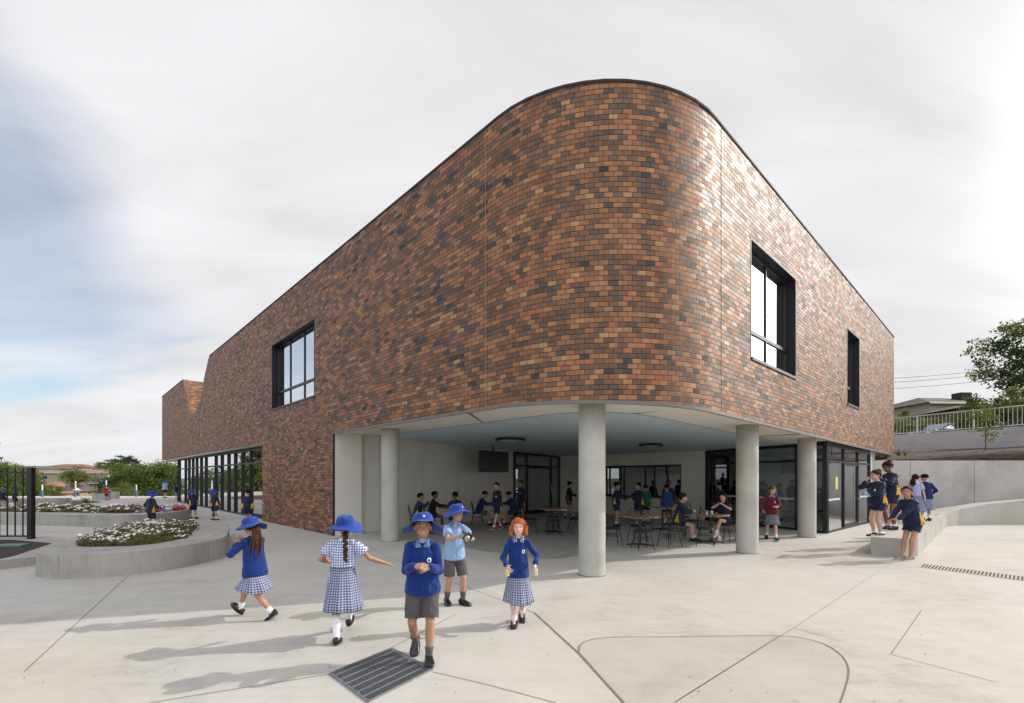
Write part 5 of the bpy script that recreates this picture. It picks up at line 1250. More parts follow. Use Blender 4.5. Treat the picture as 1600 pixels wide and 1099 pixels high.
def person(P):
    H = P['H']; q = P.get('q', 2)       # 0 far, 1 mid, 2 near
    vox = {0: .017, 1: .0095, 2: .0055}[q]
    root = empty('person', P['loc'], math.radians(P.get('rz', 0)), P['label'], 'person', P.get('group'))
    child = P.get('child', H < 1.5); hh = (.152 if child else .140)*H; bw = P.get('bw', 1.0)
    pel = V(P.get('pel', (0, 0, .49)))*H; Rt = rot('Z', P.get('tw', 0)) @ rot('X', P.get('lean', 2)) @ rot('Y', P.get('side', 0))
    Rp = rot('Z', P.get('ptw', 0))
    spine = P.get('spine', .300)*H; shc = pel+Rt @ V((0, 0, spine)); sw = (.086 if child else .092)*H*bw
    Rh = rot('Z', P.get('hy', 0)) @ rot('X', P.get('hp', 0)) @ rot('Y', P.get('hr', 0))
    nb = shc+Rt @ V((0, .004*H, .018*H)); hc = shc+Rt @ V((0, -.012*H, .037*H))+Rh @ V((0, -.012*H, hh*.52))
    hipw = .052*H*bw
    hips = {s: pel+Rp @ V((s*hipw, 0, 0)) for s in (1, -1)}
    legs = {}
    for s, k in ((1, 'L'), (-1, 'R')):
        f = P.get('f'+k, (s*.058, 0, 0, 0, 0)); fx, fy, fz = f[0]*H, f[1]*H, f[2]*H; yaw, pitch = (list(f)+[0, 0])[3:5]
        ank = V((fx, fy, fz+.042*H)); kp = V(P.get('kp'+k, (s*.15, -1, 0))); kn, an = ik(hips[s], ank, .238*H, .222*H, kp); legs[s] = (hips[s], kn, an, yaw, pitch)
    arms = {}
    for s, k in ((1, 'L'), (-1, 'R')):
        sh = shc+Rt @ V((s*sw*.97, 0, -.024*H)); t = V(P.get('h'+k, (s*.16, -.02, .42)))*H; pole = V(P.get('ep'+k, (s*.8, .6, -.3))); el, wr = ik(sh, t, .160*H, .135*H, pole); arms[s] = (sh, el, wr)
    # ---------------- body
    bm = BM()
    def ring(c, rx, ry): return (c, Rt @ V((rx*H*bw, 0, 0)), Rt @ V((0, ry*H*bw, 0)))
    def sp(f): return pel+Rt @ V((0, 0, spine*f))
    if q > 0: loft(bm, [ring(sp(f), a, b) for f, a, b in ((-.16, .05, .05), (-.05, .078, .058), (.2, .074, .055), (.4, .068, .050), (.7, .070, .050), (.88, .062, .040), (1.02, .036, .034))], 16)
    capsule(bm, nb-Rt @ V((0, 0, .01*H)), hc+Rh @ V((0, .02*hh, -.22*hh)), .033*H, .030*H if child else .029*H, 12)
    Mh = Matrix.Translation(hc) @ Rh.to_4x4() @ Matrix.Scale(hh, 4)
    def E(c, r, n=16, m=10): ellip(bm, c, r, Mh, n, m)
    E((0, .05, .10), (.365, .43, .40)); E((0, -.10, -.17), (.285, .295, .30)); E((0, -.20, -.34), (.15, .15, .12)); E((0, -.23, -.42), (.085, .09, .06))
    for s in (1, -1):
        E((s*.15, -.22, -.14), (.12, .13, .12)); E((s*.368, .03, -.04), (.045, .09, .13), 10, 6)
        E((s*.14, -.325, .075), (.11, .05, .035), 10, 6); E((s*.045, -.405, -.135), (.035, .04, .03), 8, 6)
    E((0, -.27, .14), (.27, .12, .14)); capsule(bm, Mh @ V((0, -.36, .03)), Mh @ V((0, -.435, -.125)), .028*hh, .046*hh, 8); E((0, -.345, -.25), (.11, .045, .05), 10, 6)
    for s in (1, -1):
        h_, kn, an, yaw, pitch = legs[s]; mid = kn.lerp(an, .38)
        back = V((0, .012*H, 0))
        if q > 0: capsule(bm, h_+V((0, 0, -.01*H)), kn, .045*H*bw, .030*H*bw, 14)
        else: capsule(bm, h_, kn, .050*H*bw, .034*H*bw, 8)
        bent = (kn-h_).normalized(); calf = (an-kn).normalized(); bk = V((0, 1, 0))-calf*calf.y
        capsule(bm, kn, mid+bk*.006*H, .031*H*bw, .032*H*bw, 12); capsule(bm, mid+bk*.006*H, an, .032*H*bw, .019*H, 12)
        fd = rot('Z', yaw) @ rot('X', -pitch) @ V((0, -1, 0)); capsule(bm, an, an+(rot('Z', yaw) @ rot('X', -pitch) @ V((0, -.045*H, -.020*H))), .019*H, .012*H, 10)
        sh, el, wr = arms[s]
        capsule(bm, sh, el, .025*H*bw, .0195*H*bw, 12); capsule(bm, el, el.lerp(wr, .35), .0195*H*bw, .020*H*bw, 12); capsule(bm, el.lerp(wr, .35), wr, .0215*H*bw, .0145*H, 12)
        hd = P.get('hd'+('L' if s > 0 else 'R')); hn = P.get('hn'+('L' if s > 0 else 'R'))
        hd = V(hd) if hd else (wr-el).normalized(); hn = V(hn) if hn else V((-s, 0, 0))
        if abs(hn.normalized().dot(hd.normalized())) > .95: hn = V((0, -1, .2))
        lt = hd.cross(hn); want = V(P.get('th', (0, -1, .6))); sd = 1 if lt.dot(want) > 0 else -1
        hand(bm, wr, hd, hn, .098*H, sd, P.get('curl', 24))
    body = remesh_obj('body', bm, vox, 3 if q > 0 else 1, SK[P.get('skin', 'mid')], root)
    # ---------------- face
    if q > 0 and not P.get('noface'):
        for s in (1, -1):
            bm = BM(); ellip(bm, (s*.15, -.335, .0), (.054, .05, .024 if q == 2 else .03), Mh, 10, 6); ey = meshobj('eye', bm, M_eyew, root, smooth=True)
            bm = BM(); ellip(bm, (s*.15+.004, -.372, .0), (.030, .018, .024), Mh, 8, 6); meshobj('iris', bm, M_eyed, ey, smooth=True)
            bm = BM(); tube(bm, [Mh @ V((s*.065, -.392, .094)), Mh @ V((s*.15, -.385, .118)), Mh @ V((s*.235, -.325, .096))], [.010*hh, .015*hh, .008*hh], 5); meshobj('eyebrow', bm, HR[P.get('hair', 'brown')], root)
        bm = BM(); op = P.get('mouth', 0)
        ellip(bm, (0, -.375, -.235), (.10, .035, .022), Mh, 12, 6); ellip(bm, (0, -.370, -.278-op*.02), (.085, .036, .026), Mh, 12, 6); mo = meshobj('mouth', bm, M_lip, root, smooth=True)
        if op: bm = BM(); ellip(bm, (0, -.392, -.256), (.068, .022, .018), Mh, 10, 6); meshobj('teeth', bm, M_teeth, mo, smooth=True)
    # ---------------- top garment
    o = P['top']; cloth = F[o['m']]; ging = o['m'] in ('ging', 'paleg'); mats = [cloth]; k = o.get('fat', 1.0)*bw; bot = o.get('bot', -.12)
    bm = BM()
    rr = [(bot, .104, .080), (bot+.05, .112, .086), (bot+.14, .111, .086), (.3, .098, .076), (.6, .090, .071), (.80, .083, .062), (.92, .066, .050), (1.03, .038, .038)]
    if o.get('fit'): rr = [(bot, .100, .074), (.05, .096, .072), (.3, .084, .064), (.6, .087, .066), (.80, .081, .057), (.92, .064, .048), (1.03, .038, .036)]
    if P.get('seated'): rr = [(max(bot, -.10), .092, .075)]+rr[1:]
    loft(bm, [(sp(f), Rt @ V((a*H*k, 0, 0)), Rt @ V((0, b*H*k, 0))) for f, a, b in rr], 20)
    for s in (1, -1):
        sh, el, wr = arms[s]; sl = o.get('sleeve', 'long'); sh2 = sh+Rt @ V((-s*.03*H, 0, .004*H)); r0 = .0355*H*k*(.96 if sl != 'long' else 1)
        capsule(bm, shc+Rt @ V((s*.034*H, .004*H, -.004*H)), sh+Rt @ V((-s*.004*H, 0, 0)), .030*H, r0*.97, 12)
        if sl == 'long':
            capsule(bm, sh2, sh, r0*.9, r0, 12); capsule(bm, sh, el, r0, .0315*H*k, 12); ct = el.lerp(wr, .90); capsule(bm, el, ct, .0315*H*k, .0235*H*k, 12)
            if q > 0: capsule(bm, el.lerp(wr, .62), el.lerp(wr, .74), .030*H*k, .029*H*k, 12)
        else:
            e2 = sh.lerp(el, .62); capsule(bm, sh2, sh, r0*.9, r0, 12); d = (e2-sh).normalized(); x, y = frame_of(d); loft(bm, [(sh, x*r0, y*r0), (e2, x*.043*H*k, y*.043*H*k)], 14)
    fm = None
    if o.get('yellow'):
        mats = [cloth, F['yellow']]; zt_ = pel.z+.14*H; zb_ = pel.z-.09*H; ys = P.get('yside', 1)
        def fm(c, n, zt_=zt_, H=H, pel=pel, Rt=Rt):
            L = (c-np.array(pel)) @ np.array(Rt); t = (L[:, 2]+.04*H)/(.19*H)
            w = .046*H*(1-np.clip(t, 0, 1))+.004*H
            return ((np.abs(L[:, 1]-.010*H) < w) & (np.abs(L[:, 0]) > .06*H) & (np.abs(L[:, 0]) < .150*H) & (t < 1) ).astype(int)
    nm = o.get('name', {'ging': 'dress', 'paleg': 'dress'}.get(o['m'], 'jumper' if o['m'] in ('royal', 'maroon') else ('shirt' if o['m'] == 'ltblue' else 'jacket')))
    tp = remesh_obj(nm, bm, vox*1.15, 4 if q > 0 else 1, mats, root, fm, uvbox=ging, wr=.011*H if q > 0 else 0)
    if q > 0 and o.get('band', 1) and not o.get('dress'):
        bm = BM(); f = bot-.008
        loft(bm, [(sp(f+df), Rt @ V((a*H*k, 0, 0)), Rt @ V((0, b*H*k, 0))) for df, a, b in ((.10, .110, .085), (.085, .1135, .0875), (.01, .106, .082), (-.01, .100, .078))], 24, caps=False); meshobj('hem_band', bm, cloth, tp, smooth=True)
    if o.get('collar'):
        cm_ = F[o['collar']]
        for s in (1, -1):
            bm = BM(); uvl = bm.loops.layers.uv.new('UVMap')
            base = shc+Rt @ V((0, 0, .021*H)); P4 = [V((s*.008, -.052, -.005)), V((s*.058, -.060, -.030)), V((s*.066, -.010, .000)), V((s*.045, -.012, .030)), V((s*.020, -.046, .016))]
            P4 = [V((s*.006, -.062, -.034)), V((s*.046, -.066, -.038)), V((s*.064, -.030, -.012)), V((s*.056, .02, .004)), V((s*.036, .012, .026)), V((s*.030, -.034, .010))]
            vs = [bm.verts.new(base+Rt @ (p*H)) for p in P4]; f = bm.faces.new(vs)
            for l in f.loops: l[uvl].uv = (l.vert.co.x, l.vert.co.z)
            r_ = bmesh.ops.solidify(bm, geom=[f], thickness=.004*H); meshobj('collar', bm, cm_, tp)
        bm = BM(); uvl = bm.loops.layers.uv.new('UVMap'); loft(bm, [(shc+Rt @ V((0, .006*H, z*H)), Rt @ V((.040*H, 0, 0)), Rt @ V((0, .040*H, 0))) for z in (.010, .034)], 16, caps=False)
        for f in bm.faces:
            for l in f.loops: l[uvl].uv = (l.vert.co.x+l.vert.co.y, l.vert.co.z)
        meshobj('collar_band', bm, cm_, tp)
    elif q > 0 and o.get('neck', 1):
        bm = BM(); loft(bm, [(shc+Rt @ V((0, .004*H, z*H)), Rt @ V((r_*H, 0, 0)), Rt @ V((0, r_*H, 0))) for z, r_ in ((.004, .048), (.026, .041), (.028, .036))], 16, caps=False); meshobj('neckline', bm, cloth, tp, smooth=True)
    if o.get('badge') and q > 0:
        c = sp(.66)+Rt @ V((.045*H, -.0695*H*k*.99, 0)); Mb = Matrix.Translation(c) @ (Rt @ rot('Z', 22) @ rot('X', 3)).to_4x4()
        bm = BM(); rr_ = .0165*H; ellip(bm, (0, 0, 0), (rr_, .006*H, rr_*1.15), Mb, 14, 8); bd = meshobj('badge', bm, M_badge, tp, smooth=True)
        bm = BM(); ellip(bm, (0, -.0035*H, .002*H), (rr_*.55, .0045*H, rr_*.6), Mb, 10, 6); meshobj('badge_emblem', bm, M_badgeb if o['m'] != 'navy' else F['yellow'], bd, smooth=True)
    # ---------------- bottom garment
    b = P['bottom']; bmat = F[b['m']]
    if b['k'] == 'shorts':
        bm = BM(); loft(bm, [(sp(f), Rp @ V((a*H*bw, 0, 0)), Rp @ V((0, c*H*bw, 0))) for f, a, c in ((-.22, .055, .06), (-.1, .088, .074), (.02, .090, .072), (.18, .082, .064))], 18)
        ln = b.get('len', .74)
        for s in (1, -1):
            h_, kn = legs[s][:2]; e = h_.lerp(kn, ln); d = (e-h_).normalized(); x, y = frame_of(d); loft(bm, [(h_-d*.01*H, x*.052*H*bw, y*.058*H*bw), (h_.lerp(e, .5), x*.052*H*bw, y*.056*H*bw), (e, x*.051*H*bw, y*.055*H*bw)], 14)
        remesh_obj('shorts', bm, vox*1.1, 2 if q > 0 else 1, bmat, root, wr=.007*H if q > 0 else 0)
    else:
        n = 72 if q == 2 else (48 if q == 1 else 24); zt_ = b.get('top', .04); Lk = b['len']*H; pl = b.get('pleats', 12); fl = b.get('flare', .045)
        c0 = sp(zt_); kc = (legs[1][1]+legs[-1][1])/2; foc = V((kc.x-pel.x, kc.y-pel.y, 0))*b.get('follow', .45); bm = BM(); uvl = bm.loops.layers.uv.new('UVMap'); rows = []; m_ = 8; ph = random.random()*6
        kx = max(abs(legs[1][1].y-legs[-1][1].y)*.5, .0)
        for j in range(m_+1):
            t = j/m_; cz = c0+V((0, 0, -Lk*t))+foc*t; row = []
            rx = (b.get('rt', .104)+fl*t)*H*bw*b.get('wide', 1); ry = (.082+fl*.9*t)*H*bw+kx*.6*t
            for i in range(n):
                a = 2*PI*i/n; w = 1+(.012+.055*t)*math.cos(pl*a+ph)+.035*t*math.sin(3*a+ph*2)
                p = cz+V((rx*w*math.cos(a), ry*w*math.sin(a), .012*H*t*math.sin(2*a+ph))); row.append(bm.verts.new(p))
            rows.append(row)
        per = 2*PI*(.1*H); per = round(per/.026)*.026
        for j in range(m_):
            for i in range(n):
                f = bm.faces.new((rows[j][i], rows[j][(i+1) % n], rows[j+1][(i+1) % n], rows[j+1][i])); f.smooth = True
                for l, (u, v_) in zip(f.loops, ((i, j), (i+1, j), (i+1, j+1), (i, j+1))): l[uvl].uv = (u/n*per*1.15, -v_/m_*Lk)
        bmesh.ops.solidify(bm, geom=bm.faces[:], thickness=.004)
        sk = meshobj('skirt', bm, bmat, root)
        if q > 0:
            bm = BM(); capsule(bm, pel+V((0, 0, .02*H)), pel+V((0, 0, -.03*H)), .07*H, .06*H); meshobj('underskirt', bm, bmat, sk)
    # ---------------- socks and shoes
    for s in (1, -1):
        h_, kn, an, yaw, pitch = legs[s]; sk_ = P.get('sock', ('white', .28)); 
        if sk_:
            tp_ = an.lerp(kn, sk_[1]); bm = BM(); d = (kn-an).normalized(); x, y = frame_of(d); mid = .36 if sk_[1] > .6 else None
            bk = V((0, 1, 0))-d*d.y
            rs = [(an-d*.02*H, .024), (an+d*.01*H, .0225)]+([(an.lerp(kn, .35), .029), (an.lerp(kn, .62)+bk*.006*H, .0355), (tp_+bk*.003*H, .0345)] if sk_[1] > .6 else [(tp_.lerp(an, .35), .0235+.012*sk_[1]), (tp_, .0245+.02*sk_[1])])
            loft(bm, [(c, x*r_*H, y*r_*H) for c, r_ in rs], 14); meshobj('sock', bm, F[sk_[0]], root, smooth=True)
        Rf = rot('Z', yaw) @ rot('X', -pitch); sm = P.get('shoe', 'school'); Lf = .162*H; mat_ = {'school': M_shoe, 'mary': M_shoe, 'beige': M_shoeb, 'red': M_shoer, 'white': M_shoew, 'black': M_shoe}[sm]
        def T(x_, y_, z_): return an+Rf @ V((x_*Lf, -y_*Lf, z_*Lf-.042*H))
        bm = BM(); prof = [(-.30, .10, .15, .20), (-.24, .165, .05, .36), (-.10, .17, .05, .44 if sm != 'mary' else .34), (.06, .17, .05, .38 if sm != 'mary' else .24), (.22, .19, .05, .28 if sm != 'mary' else .19), (.42, .215, .05, .205), (.56, .20, .05, .18), (.66, .14, .06, .14)]
        rings = []
        for y_, w, z0, z1 in prof:
            c = T(0, y_, (z0+z1)/2); rings.append((c, Rf @ V((w*Lf, 0, 0)), Rf @ V((0, 0, (z1-z0)/2*Lf))))
        loft(bm, rings, 14); sh_ = meshobj('shoe', bm, mat_, root, smooth=True)
        bm = BM(); lo, hi = [], []
        for k_ in range(20):
            a = 2*PI*k_/20; y_ = .18+.52*math.cos(a); w = (.20+.03*math.cos(a))*math.sin(a); lo.append(bm.verts.new(T(w*1.02, y_, .0))); hi.append(bm.verts.new(T(w*1.04, y_, .085)))
        bm.faces.new(lo); bm.faces.new(hi[::-1])
        for k_ in range(20): bm.faces.new((lo[k_], lo[(k_+1) % 20], hi[(k_+1) % 20], hi[k_]))
        meshobj('sole', bm, M_shoe if sm in ('school', 'mary', 'black') else M_shoew, sh_)
        if sm == 'mary' and q == 2:
            bm = BM(); tube(bm, [T(-.18, .08, .14), T(-.11, .08, .31), T(0, .08, .35), T(.11, .08, .31), T(.18, .08, .14)], .010*H*.6, 5); meshobj('strap', bm, M_shoe, sh_)
    # ---------------- hair
    hm = HR[P.get('hair', 'brown')]; hs = P.get('hs', 'short')
    bm = BM(); 
    def hp(x_, y_, z_): return Mh @ V((x_, y_, z_))
    n, m = 28, 16; R_ = (.405, .475, .445); vg = []
    low = {'short': -.10, 'pony': -.20, 'braid': -.20, 'curly': -.30, 'long': -.35, 'bun': -.18, 'cap': -.15}.get(hs, -.15)
    for j in range(m+1):
        al = PI/2-PI*.80*j/m; row = []
        for i in range(n):
            a = 2*PI*i/n; d = V((math.cos(a)*math.cos(al), math.sin(a)*math.cos(al), math.sin(al))); w = 1+.035*mnoise.noise(d*5+V((H*9, 0, 0)))+(.06*mnoise.noise(d*9) if hs == 'curly' else 0)
            row.append((V((d.x*R_[0]*w, .055+d.y*R_[1]*w, .10+d.z*R_[2]*w))))
        vg.append(row)
    vv = [[bm.verts.new(Mh @ p) for p in row] for row in vg]
    for j in range(m):
        for i in range(n):
            c = (vg[j][i]+vg[j+1][(i+1) % n])/2; fr = c.y < -.02
            fl_ = .33 if hs in ('pony', 'bun', 'braid') else .25; lim = low if c.y > .10 else fl_+(low+.05-fl_)*min(1, max(0, (c.y+.40)/.50))**.8
            lim += .035*mnoise.noise(c*9+V((H*7, 0, 0)))
            if hs == 'short': lim += .05
            if c.z > lim: bm.faces.new((vv[j][i], vv[j][(i+1) % n], vv[j+1][(i+1) % n], vv[j+1][i]))
    for v in [v for v in bm.verts if not v.link_faces]: bm.verts.remove(v)
    bmesh.ops.solidify(bm, geom=bm.faces[:], thickness=.045*hh)
    ho = meshobj('hair', bm, hm, root, smooth=True)
    if hs in ('pony', 'braid', 'bun', 'long', 'curly'):
        bm = BM(); L = P.get('hl', 1.5)
        if hs == 'pony':
            rr_ = random.Random(4)
            for k_ in range(26):
                ox, oy = rr_.gauss(0, .10), rr_.gauss(0, .05); pts = [hp(ox*.3, .48, .02), hp(ox*1.0, .62+oy, -.12), hp(ox*1.6, .66+oy, -.45*L*.6), hp(ox*2.2+.04, .64+oy*2+.04*rr_.gauss(0, 1), -.80*L*.75), hp(ox*2.6+.06, .60+oy*3, -1.0*L*(.70+.35*rr_.random()))]
                pts = [Vv if i_ < 2 else V((Vv.x, Vv.y, Vv.z)) for i_, Vv in enumerate(pts)]; tube(bm, smooth_poly(pts, 3, False), [hh*.05*x_ for x_ in (.8, .9, 1, 1.1, 1.2, 1.2, 1.2, 1.1, 1.0, .9, .7, .5, .15)], 5)
        if hs == 'braid':
            for k_ in range(11):
                t = k_/10; ellip(bm, (.05*(-1)**k_, .52+.10*min(1, t*3), -.10-1.75*t*L/1.5), (.115*(1-.35*t), .10*(1-.3*t), .125), Mh, 10, 6)
                ellip(bm, (-.05*(-1)**k_, .52+.10*min(1, t*3), -.19-1.75*t*L/1.5), (.11*(1-.35*t), .10*(1-.3*t), .12), Mh, 10, 6)
        if hs == 'bun': ellip(bm, (0, .34, .42), (.24, .22, .20), Mh, 14, 8)
        if hs == 'curly':
            rq = random.Random(9)
            for k_ in range(80):
                a = rq.random()*6.28; z_ = rq.uniform(.25, 1); q_ = math.sqrt(1-z_*z_); c_ = V((.40*q_*math.cos(a), .06+.46*q_*math.sin(a), .12+.44*z_))
                if (c_.y < -.30 and c_.z < .38) or (c_.y < -.10 and abs(c_.x) > .16): continue
                r0 = .05; tube(bm, [hp(c_.x+r0*math.cos(i_*1.2+k_), c_.y+r0*math.sin(i_*1.2+k_), c_.z-.02*i_+.01) for i_ in range(5)], [hh*.024]*4+[hh*.01], 4)
        if hs == 'long':
            rr_ = random.Random(5)
            for k_ in range(30):
                a = math.radians(rr_.uniform(-15, 195)); x0, y0 = .39*math.cos(a), .06+.42*math.sin(a); z1 = -.55-.55*rr_.random()*L
                tube(bm, smooth_poly([hp(x0*.9, y0*.9, .12), hp(x0*1.08, y0*1.05, -.15), hp(x0*1.12+.04*rr_.gauss(0, 1), y0*1.05, -.45), hp(x0*1.05+.06*rr_.gauss(0, 1), y0+.05, z1)], 3, False), [hh*.075*x_ for x_ in (.7, .9, 1, 1, 1, .9, .8, .6, .4, .2)], 5)
        if hs == 'curly':
            rr_ = random.Random(6)
            for k_ in range(170):
                a = math.radians(rr_.uniform(-32, 212)); el_ = rr_.uniform(-.52, .24); rad = .375+.08*rr_.random()+(.07 if el_ < 0 else 0); x0, y0 = rad*math.cos(a)*(1-.35*max(0, el_)), .06+rad*1.05*math.sin(a)*(1-.35*max(0, el_)); r0 = .05+.03*rr_.random()
                ph = rr_.random()*6; tube(bm, [hp(x0+r0*math.cos(ph+i_*1.25), y0+r0*math.sin(ph+i_*1.25), .12+el_*.85-.045*i_) for i_ in range(6)], [hh*.022]*5+[hh*.008], 4)
        meshobj('tied_hair' if hs in ('pony', 'braid', 'bun') else 'loose_hair', bm, hm, ho, smooth=True)
    # ---------------- hat
    ht = P.get('hat')
    if ht in ('wide', 'widef'):
        mt = F['hat']; bm = BM(); n = 40 if q else 20; tl = rot('X', P.get('hatp', -6 if ht == 'wide' else -14)); W_ = P.get('brim', .43)
        rows = []; prof = [(.0, .60), (.20, .595), (.34, .565), (.41, .50), (.45, .38), (.47, .27), (.48, .19), (.52, .15), (.64, .11), (.77, .075), (.48+W_, .04)]
        for j, (r_, z_) in enumerate(prof):
            row = []
            for i in range(n):
                a = 2*PI*i/n; out = max(0, (r_-.48)/W_); wv = -out*.12-.13*out*math.cos(2*a+P.get('wav', 0))-.05*out*math.sin(3*a+H*9)-.025*out*math.sin(7*a); dent = -.03*math.cos(3*a)*(r_ < .4)*(r_ > .1)
                cr_ = 1.0; p = V((r_*math.cos(a)*.98, r_*math.sin(a)*1.10, z_+wv+dent)); row.append(bm.verts.new(Mh @ (V((0, .04, .12))+tl @ (p-V((0, 0, .12))))))
            rows.append(row)
        for j in range(len(rows)-1):
            for i in range(n):
                try: bm.faces.new((rows[j][i], rows[j][(i+1) % n], rows[j+1][(i+1) % n], rows[j+1][i]))
                except ValueError: pass
        bmesh.ops.remove_doubles(bm, verts=bm.verts, dist=1e-5); bmesh.ops.solidify(bm, geom=bm.faces[:], thickness=.022*hh)
        h_o = meshobj('hat', bm, mt, root, smooth=True)
        if q > 0:
            bm = BM(); pts = [Mh @ (V((0, .04, .12))+tl @ V((.478*math.cos(2*PI*i/32)*.98, .478*math.sin(2*PI*i/32)*1.10, .10))) for i in range(32)]; tube(bm, pts, .018*hh, 6, closed=True); meshobj('hat_band', bm, mt, h_o)
            bm = BM(); Mb = Mh @ Matrix.Translation(V((.0, .04, .12))) @ tl.to_4x4(); ellip(bm, (.03, -.512, .225), (.058, .02, .066), Mb, 12, 6); meshobj('badge', bm, M_badge, h_o, smooth=True)
    if ht == 'cap':
        mt = F[P.get('capm', 'navy')]; bm = BM(); rows = []
        n = 24
        for j, (r_, z_) in enumerate(((.02, .57), (.2, .55), (.34, .47), (.41, .34), (.43, .18))):
            rows.append([bm.verts.new(Mh @ V((r_*math.cos(2*PI*i/n), .05+r_*1.12*math.sin(2*PI*i/n), z_))) for i in range(n)])
        for a_, b_ in zip(rows, rows[1:]):
            for i in range(n): bm.faces.new((a_[i], a_[(i+1) % n], b_[(i+1) % n], b_[i]))
        bm.faces.new(rows[0]); bmesh.ops.solidify(bm, geom=bm.faces[:], thickness=.03*hh); cp = meshobj('cap', bm, mt, root, smooth=True)
        bm = BM(); a1 = [bm.verts.new(Mh @ V((.30*math.cos(t), -.30+.34*math.sin(t), .20+.05*math.sin(t)*0-.02*abs(math.sin(t))))) for t in [PI+i*PI/10 for i in range(11)]]; a2 = [bm.verts.new(Mh @ V((.36*math.cos(t), -.28+.62*math.sin(t)*.9, .17-.03*abs(math.sin(t))))) for t in [PI+i*PI/10 for i in range(11)]]
        for i in range(10): bm.faces.new((a1[i], a1[i+1], a2[i+1], a2[i]))
        bmesh.ops.solidify(bm, geom=bm.faces[:], thickness=.03*hh); meshobj('peak', bm, mt, cp)
    Mr = Matrix.Translation(V(P['loc'])) @ Matrix.Rotation(math.radians(P.get('rz', 0)), 4, 'Z')
    return {'root': root, 'wL': Mr @ arms[1][2], 'wR': Mr @ arms[-1][2], 'eL': Mr @ arms[1][1], 'eR': Mr @ arms[-1][1], 'M': Mr}
def gl(px, py, z=0): p = G(px, py, z); return (p.x, p.y, z+.001)
ROY = dict(m='royal', badge=1, fat=1.04, bot=-.20)
# foreground -------------------------------------------------------
person(dict(label='girl in blue jumper with long brown ponytail, striding left in a blue hat', H=1.27, loc=(-3.14, 5.80, 0), rz=-104, q=2, skin='mid', hair='brown', hs='pony', hl=2.0, hat='wide', hatp=4,
    top=dict(m='royal', fat=1.08, bot=-.20, neck=1), bottom=dict(k='skirt', m='ging', len=.145, top=-.16, flare=.035, pleats=8, follow=.3), fL=(.03, .22, .03, 0, -34), fR=(-.03, -.19, .03, 0, 38), hL=(.05, -.15, .72), hR=(-.06, -.16, .70), epL=(.9, .1, -.9), epR=(-.9, .3, -1), lean=7, pel=(0, 0, .462), hy=-14, hp=6, tw=-14, shoe='mary', sock=('white', .26), hnL=(0, .5, 1), hnR=(0, .5, 1), noface=0))
person(dict(label='girl in long gingham dress with dark braid and knee socks, seen from behind', H=1.31, loc=(-1.80, 5.02, 0), rz=190, q=2, skin='tan', hair='dkbrown', hs='braid', hl=1.35, hat='wide', hatp=-14, wav=1.2, bw=1.08,
    top=dict(m='ging', sleeve='short', fat=1.05, bot=-.10, dress=1, fit=1), bottom=dict(k='skirt', m='ging', len=.345, top=.34, rt=.088, flare=.050, pleats=9, follow=.35), fL=(.02, .10, .0, 0, -6), fR=(-.02, -.24, .04, 0, 14), hL=(.10, -.14, .60), hR=(-.335, -.04, .60), epL=(1, .5, -.6), epR=(-.3, .6, -.8), tw=-8, lean=4, side=-3, hy=10, hp=6, shoe='mary', sock=('white', .80), hnR=(0, -.2, -1), curl=16))
P3 = person(dict(label='boy in blue jumper and grey shorts, hands together, nearest the camera', H=1.375, loc=(-.845, 4.50, 0), rz=8, q=2, skin='tan', hair='black', hs='short', hat='widef', hatp=-16, brim=.40, mouth=.6,
    top=dict(m='royal', badge=1, fat=1.06, bot=-.13, collar='ltblue'), bottom=dict(k='shorts', m='grey', len=.86), fL=(.045, -.10, 0, 4, 4), fR=(-.055, .10, .045, -6, -34), hL=(.050, -.165, .655), hR=(-.045, -.170, .665), epL=(.55, .5, -1.1), epR=(-.55, .5, -1.1), hdL=(-.8, -.35, -.15), hdR=(.85, -.3, -.05), hnL=(-.2, .8, -.3), hnR=(.2, .5, -.8), th=(0, -.2, 1), shoe='school', sock=('greys', .30), hy=6, hp=-4, bw=1.04))
P4 = person(dict(label='boy in light blue shirt holding a camera, just behind the front boy', H=1.36, loc=(-.78, 6.42, 0), rz=30, q=2, skin='mid', hair='black', hs='short', hat='widef', hatp=-20, brim=.40, bw=.98,
    top=dict(m='ltblue', sleeve='short', fat=1.02, bot=-.12, collar='ltblue', badge=0), bottom=dict(k='shorts', m='grey', len=.86), fL=(.07, -.05, 0, 20, 0), fR=(-.06, .05, .0, -10, 0), hL=(.075, -.185, .655), hR=(-.02, -.215, .70), epL=(1, .2, -.7), epR=(-1, .2, -.6), hdL=(-.5, -.3, .5), hdR=(.7, -.3, .3), hnL=(-.3, .8, .2), hnR=(.3, .8, -.2), th=(0, -.2, 1), shoe='school', sock=('greys', .42), hy=24, hp=9, curl=40))
P5 = person(dict(label='girl with curly red hair in blue jumper and gingham skirt walking towards the camera', H=1.255, loc=(.07, 5.55, 0), rz=0, q=2, skin='pale', hair='red', hs='curly', mouth=1,
    top=dict(m='royal', badge=1, fat=.97, bot=-.20, collar='ging'), bottom=dict(k='skirt', m='ging', len=.235, top=-.14, flare=.045, pleats=10, follow=.3, wide=.98), fL=(.035, .10, .03, 6, -25), fR=(-.035, -.06, 0, -6, 0), hL=(.155, -.10, .56), hR=(-.10, -.15, .565), epL=(.7, .8, -.4), epR=(-.7, .8, -.4), hdL=(.05, -.6, -.6), hdR=(.35, -.7, -.5), hnL=(-1, 0, -.3), hnR=(1, -.1, -.4), th=(0, -.4, 1), shoe='mary', sock=('white', .28), hy=-3, hp=-3, side=1, bw=.96, curl=38))
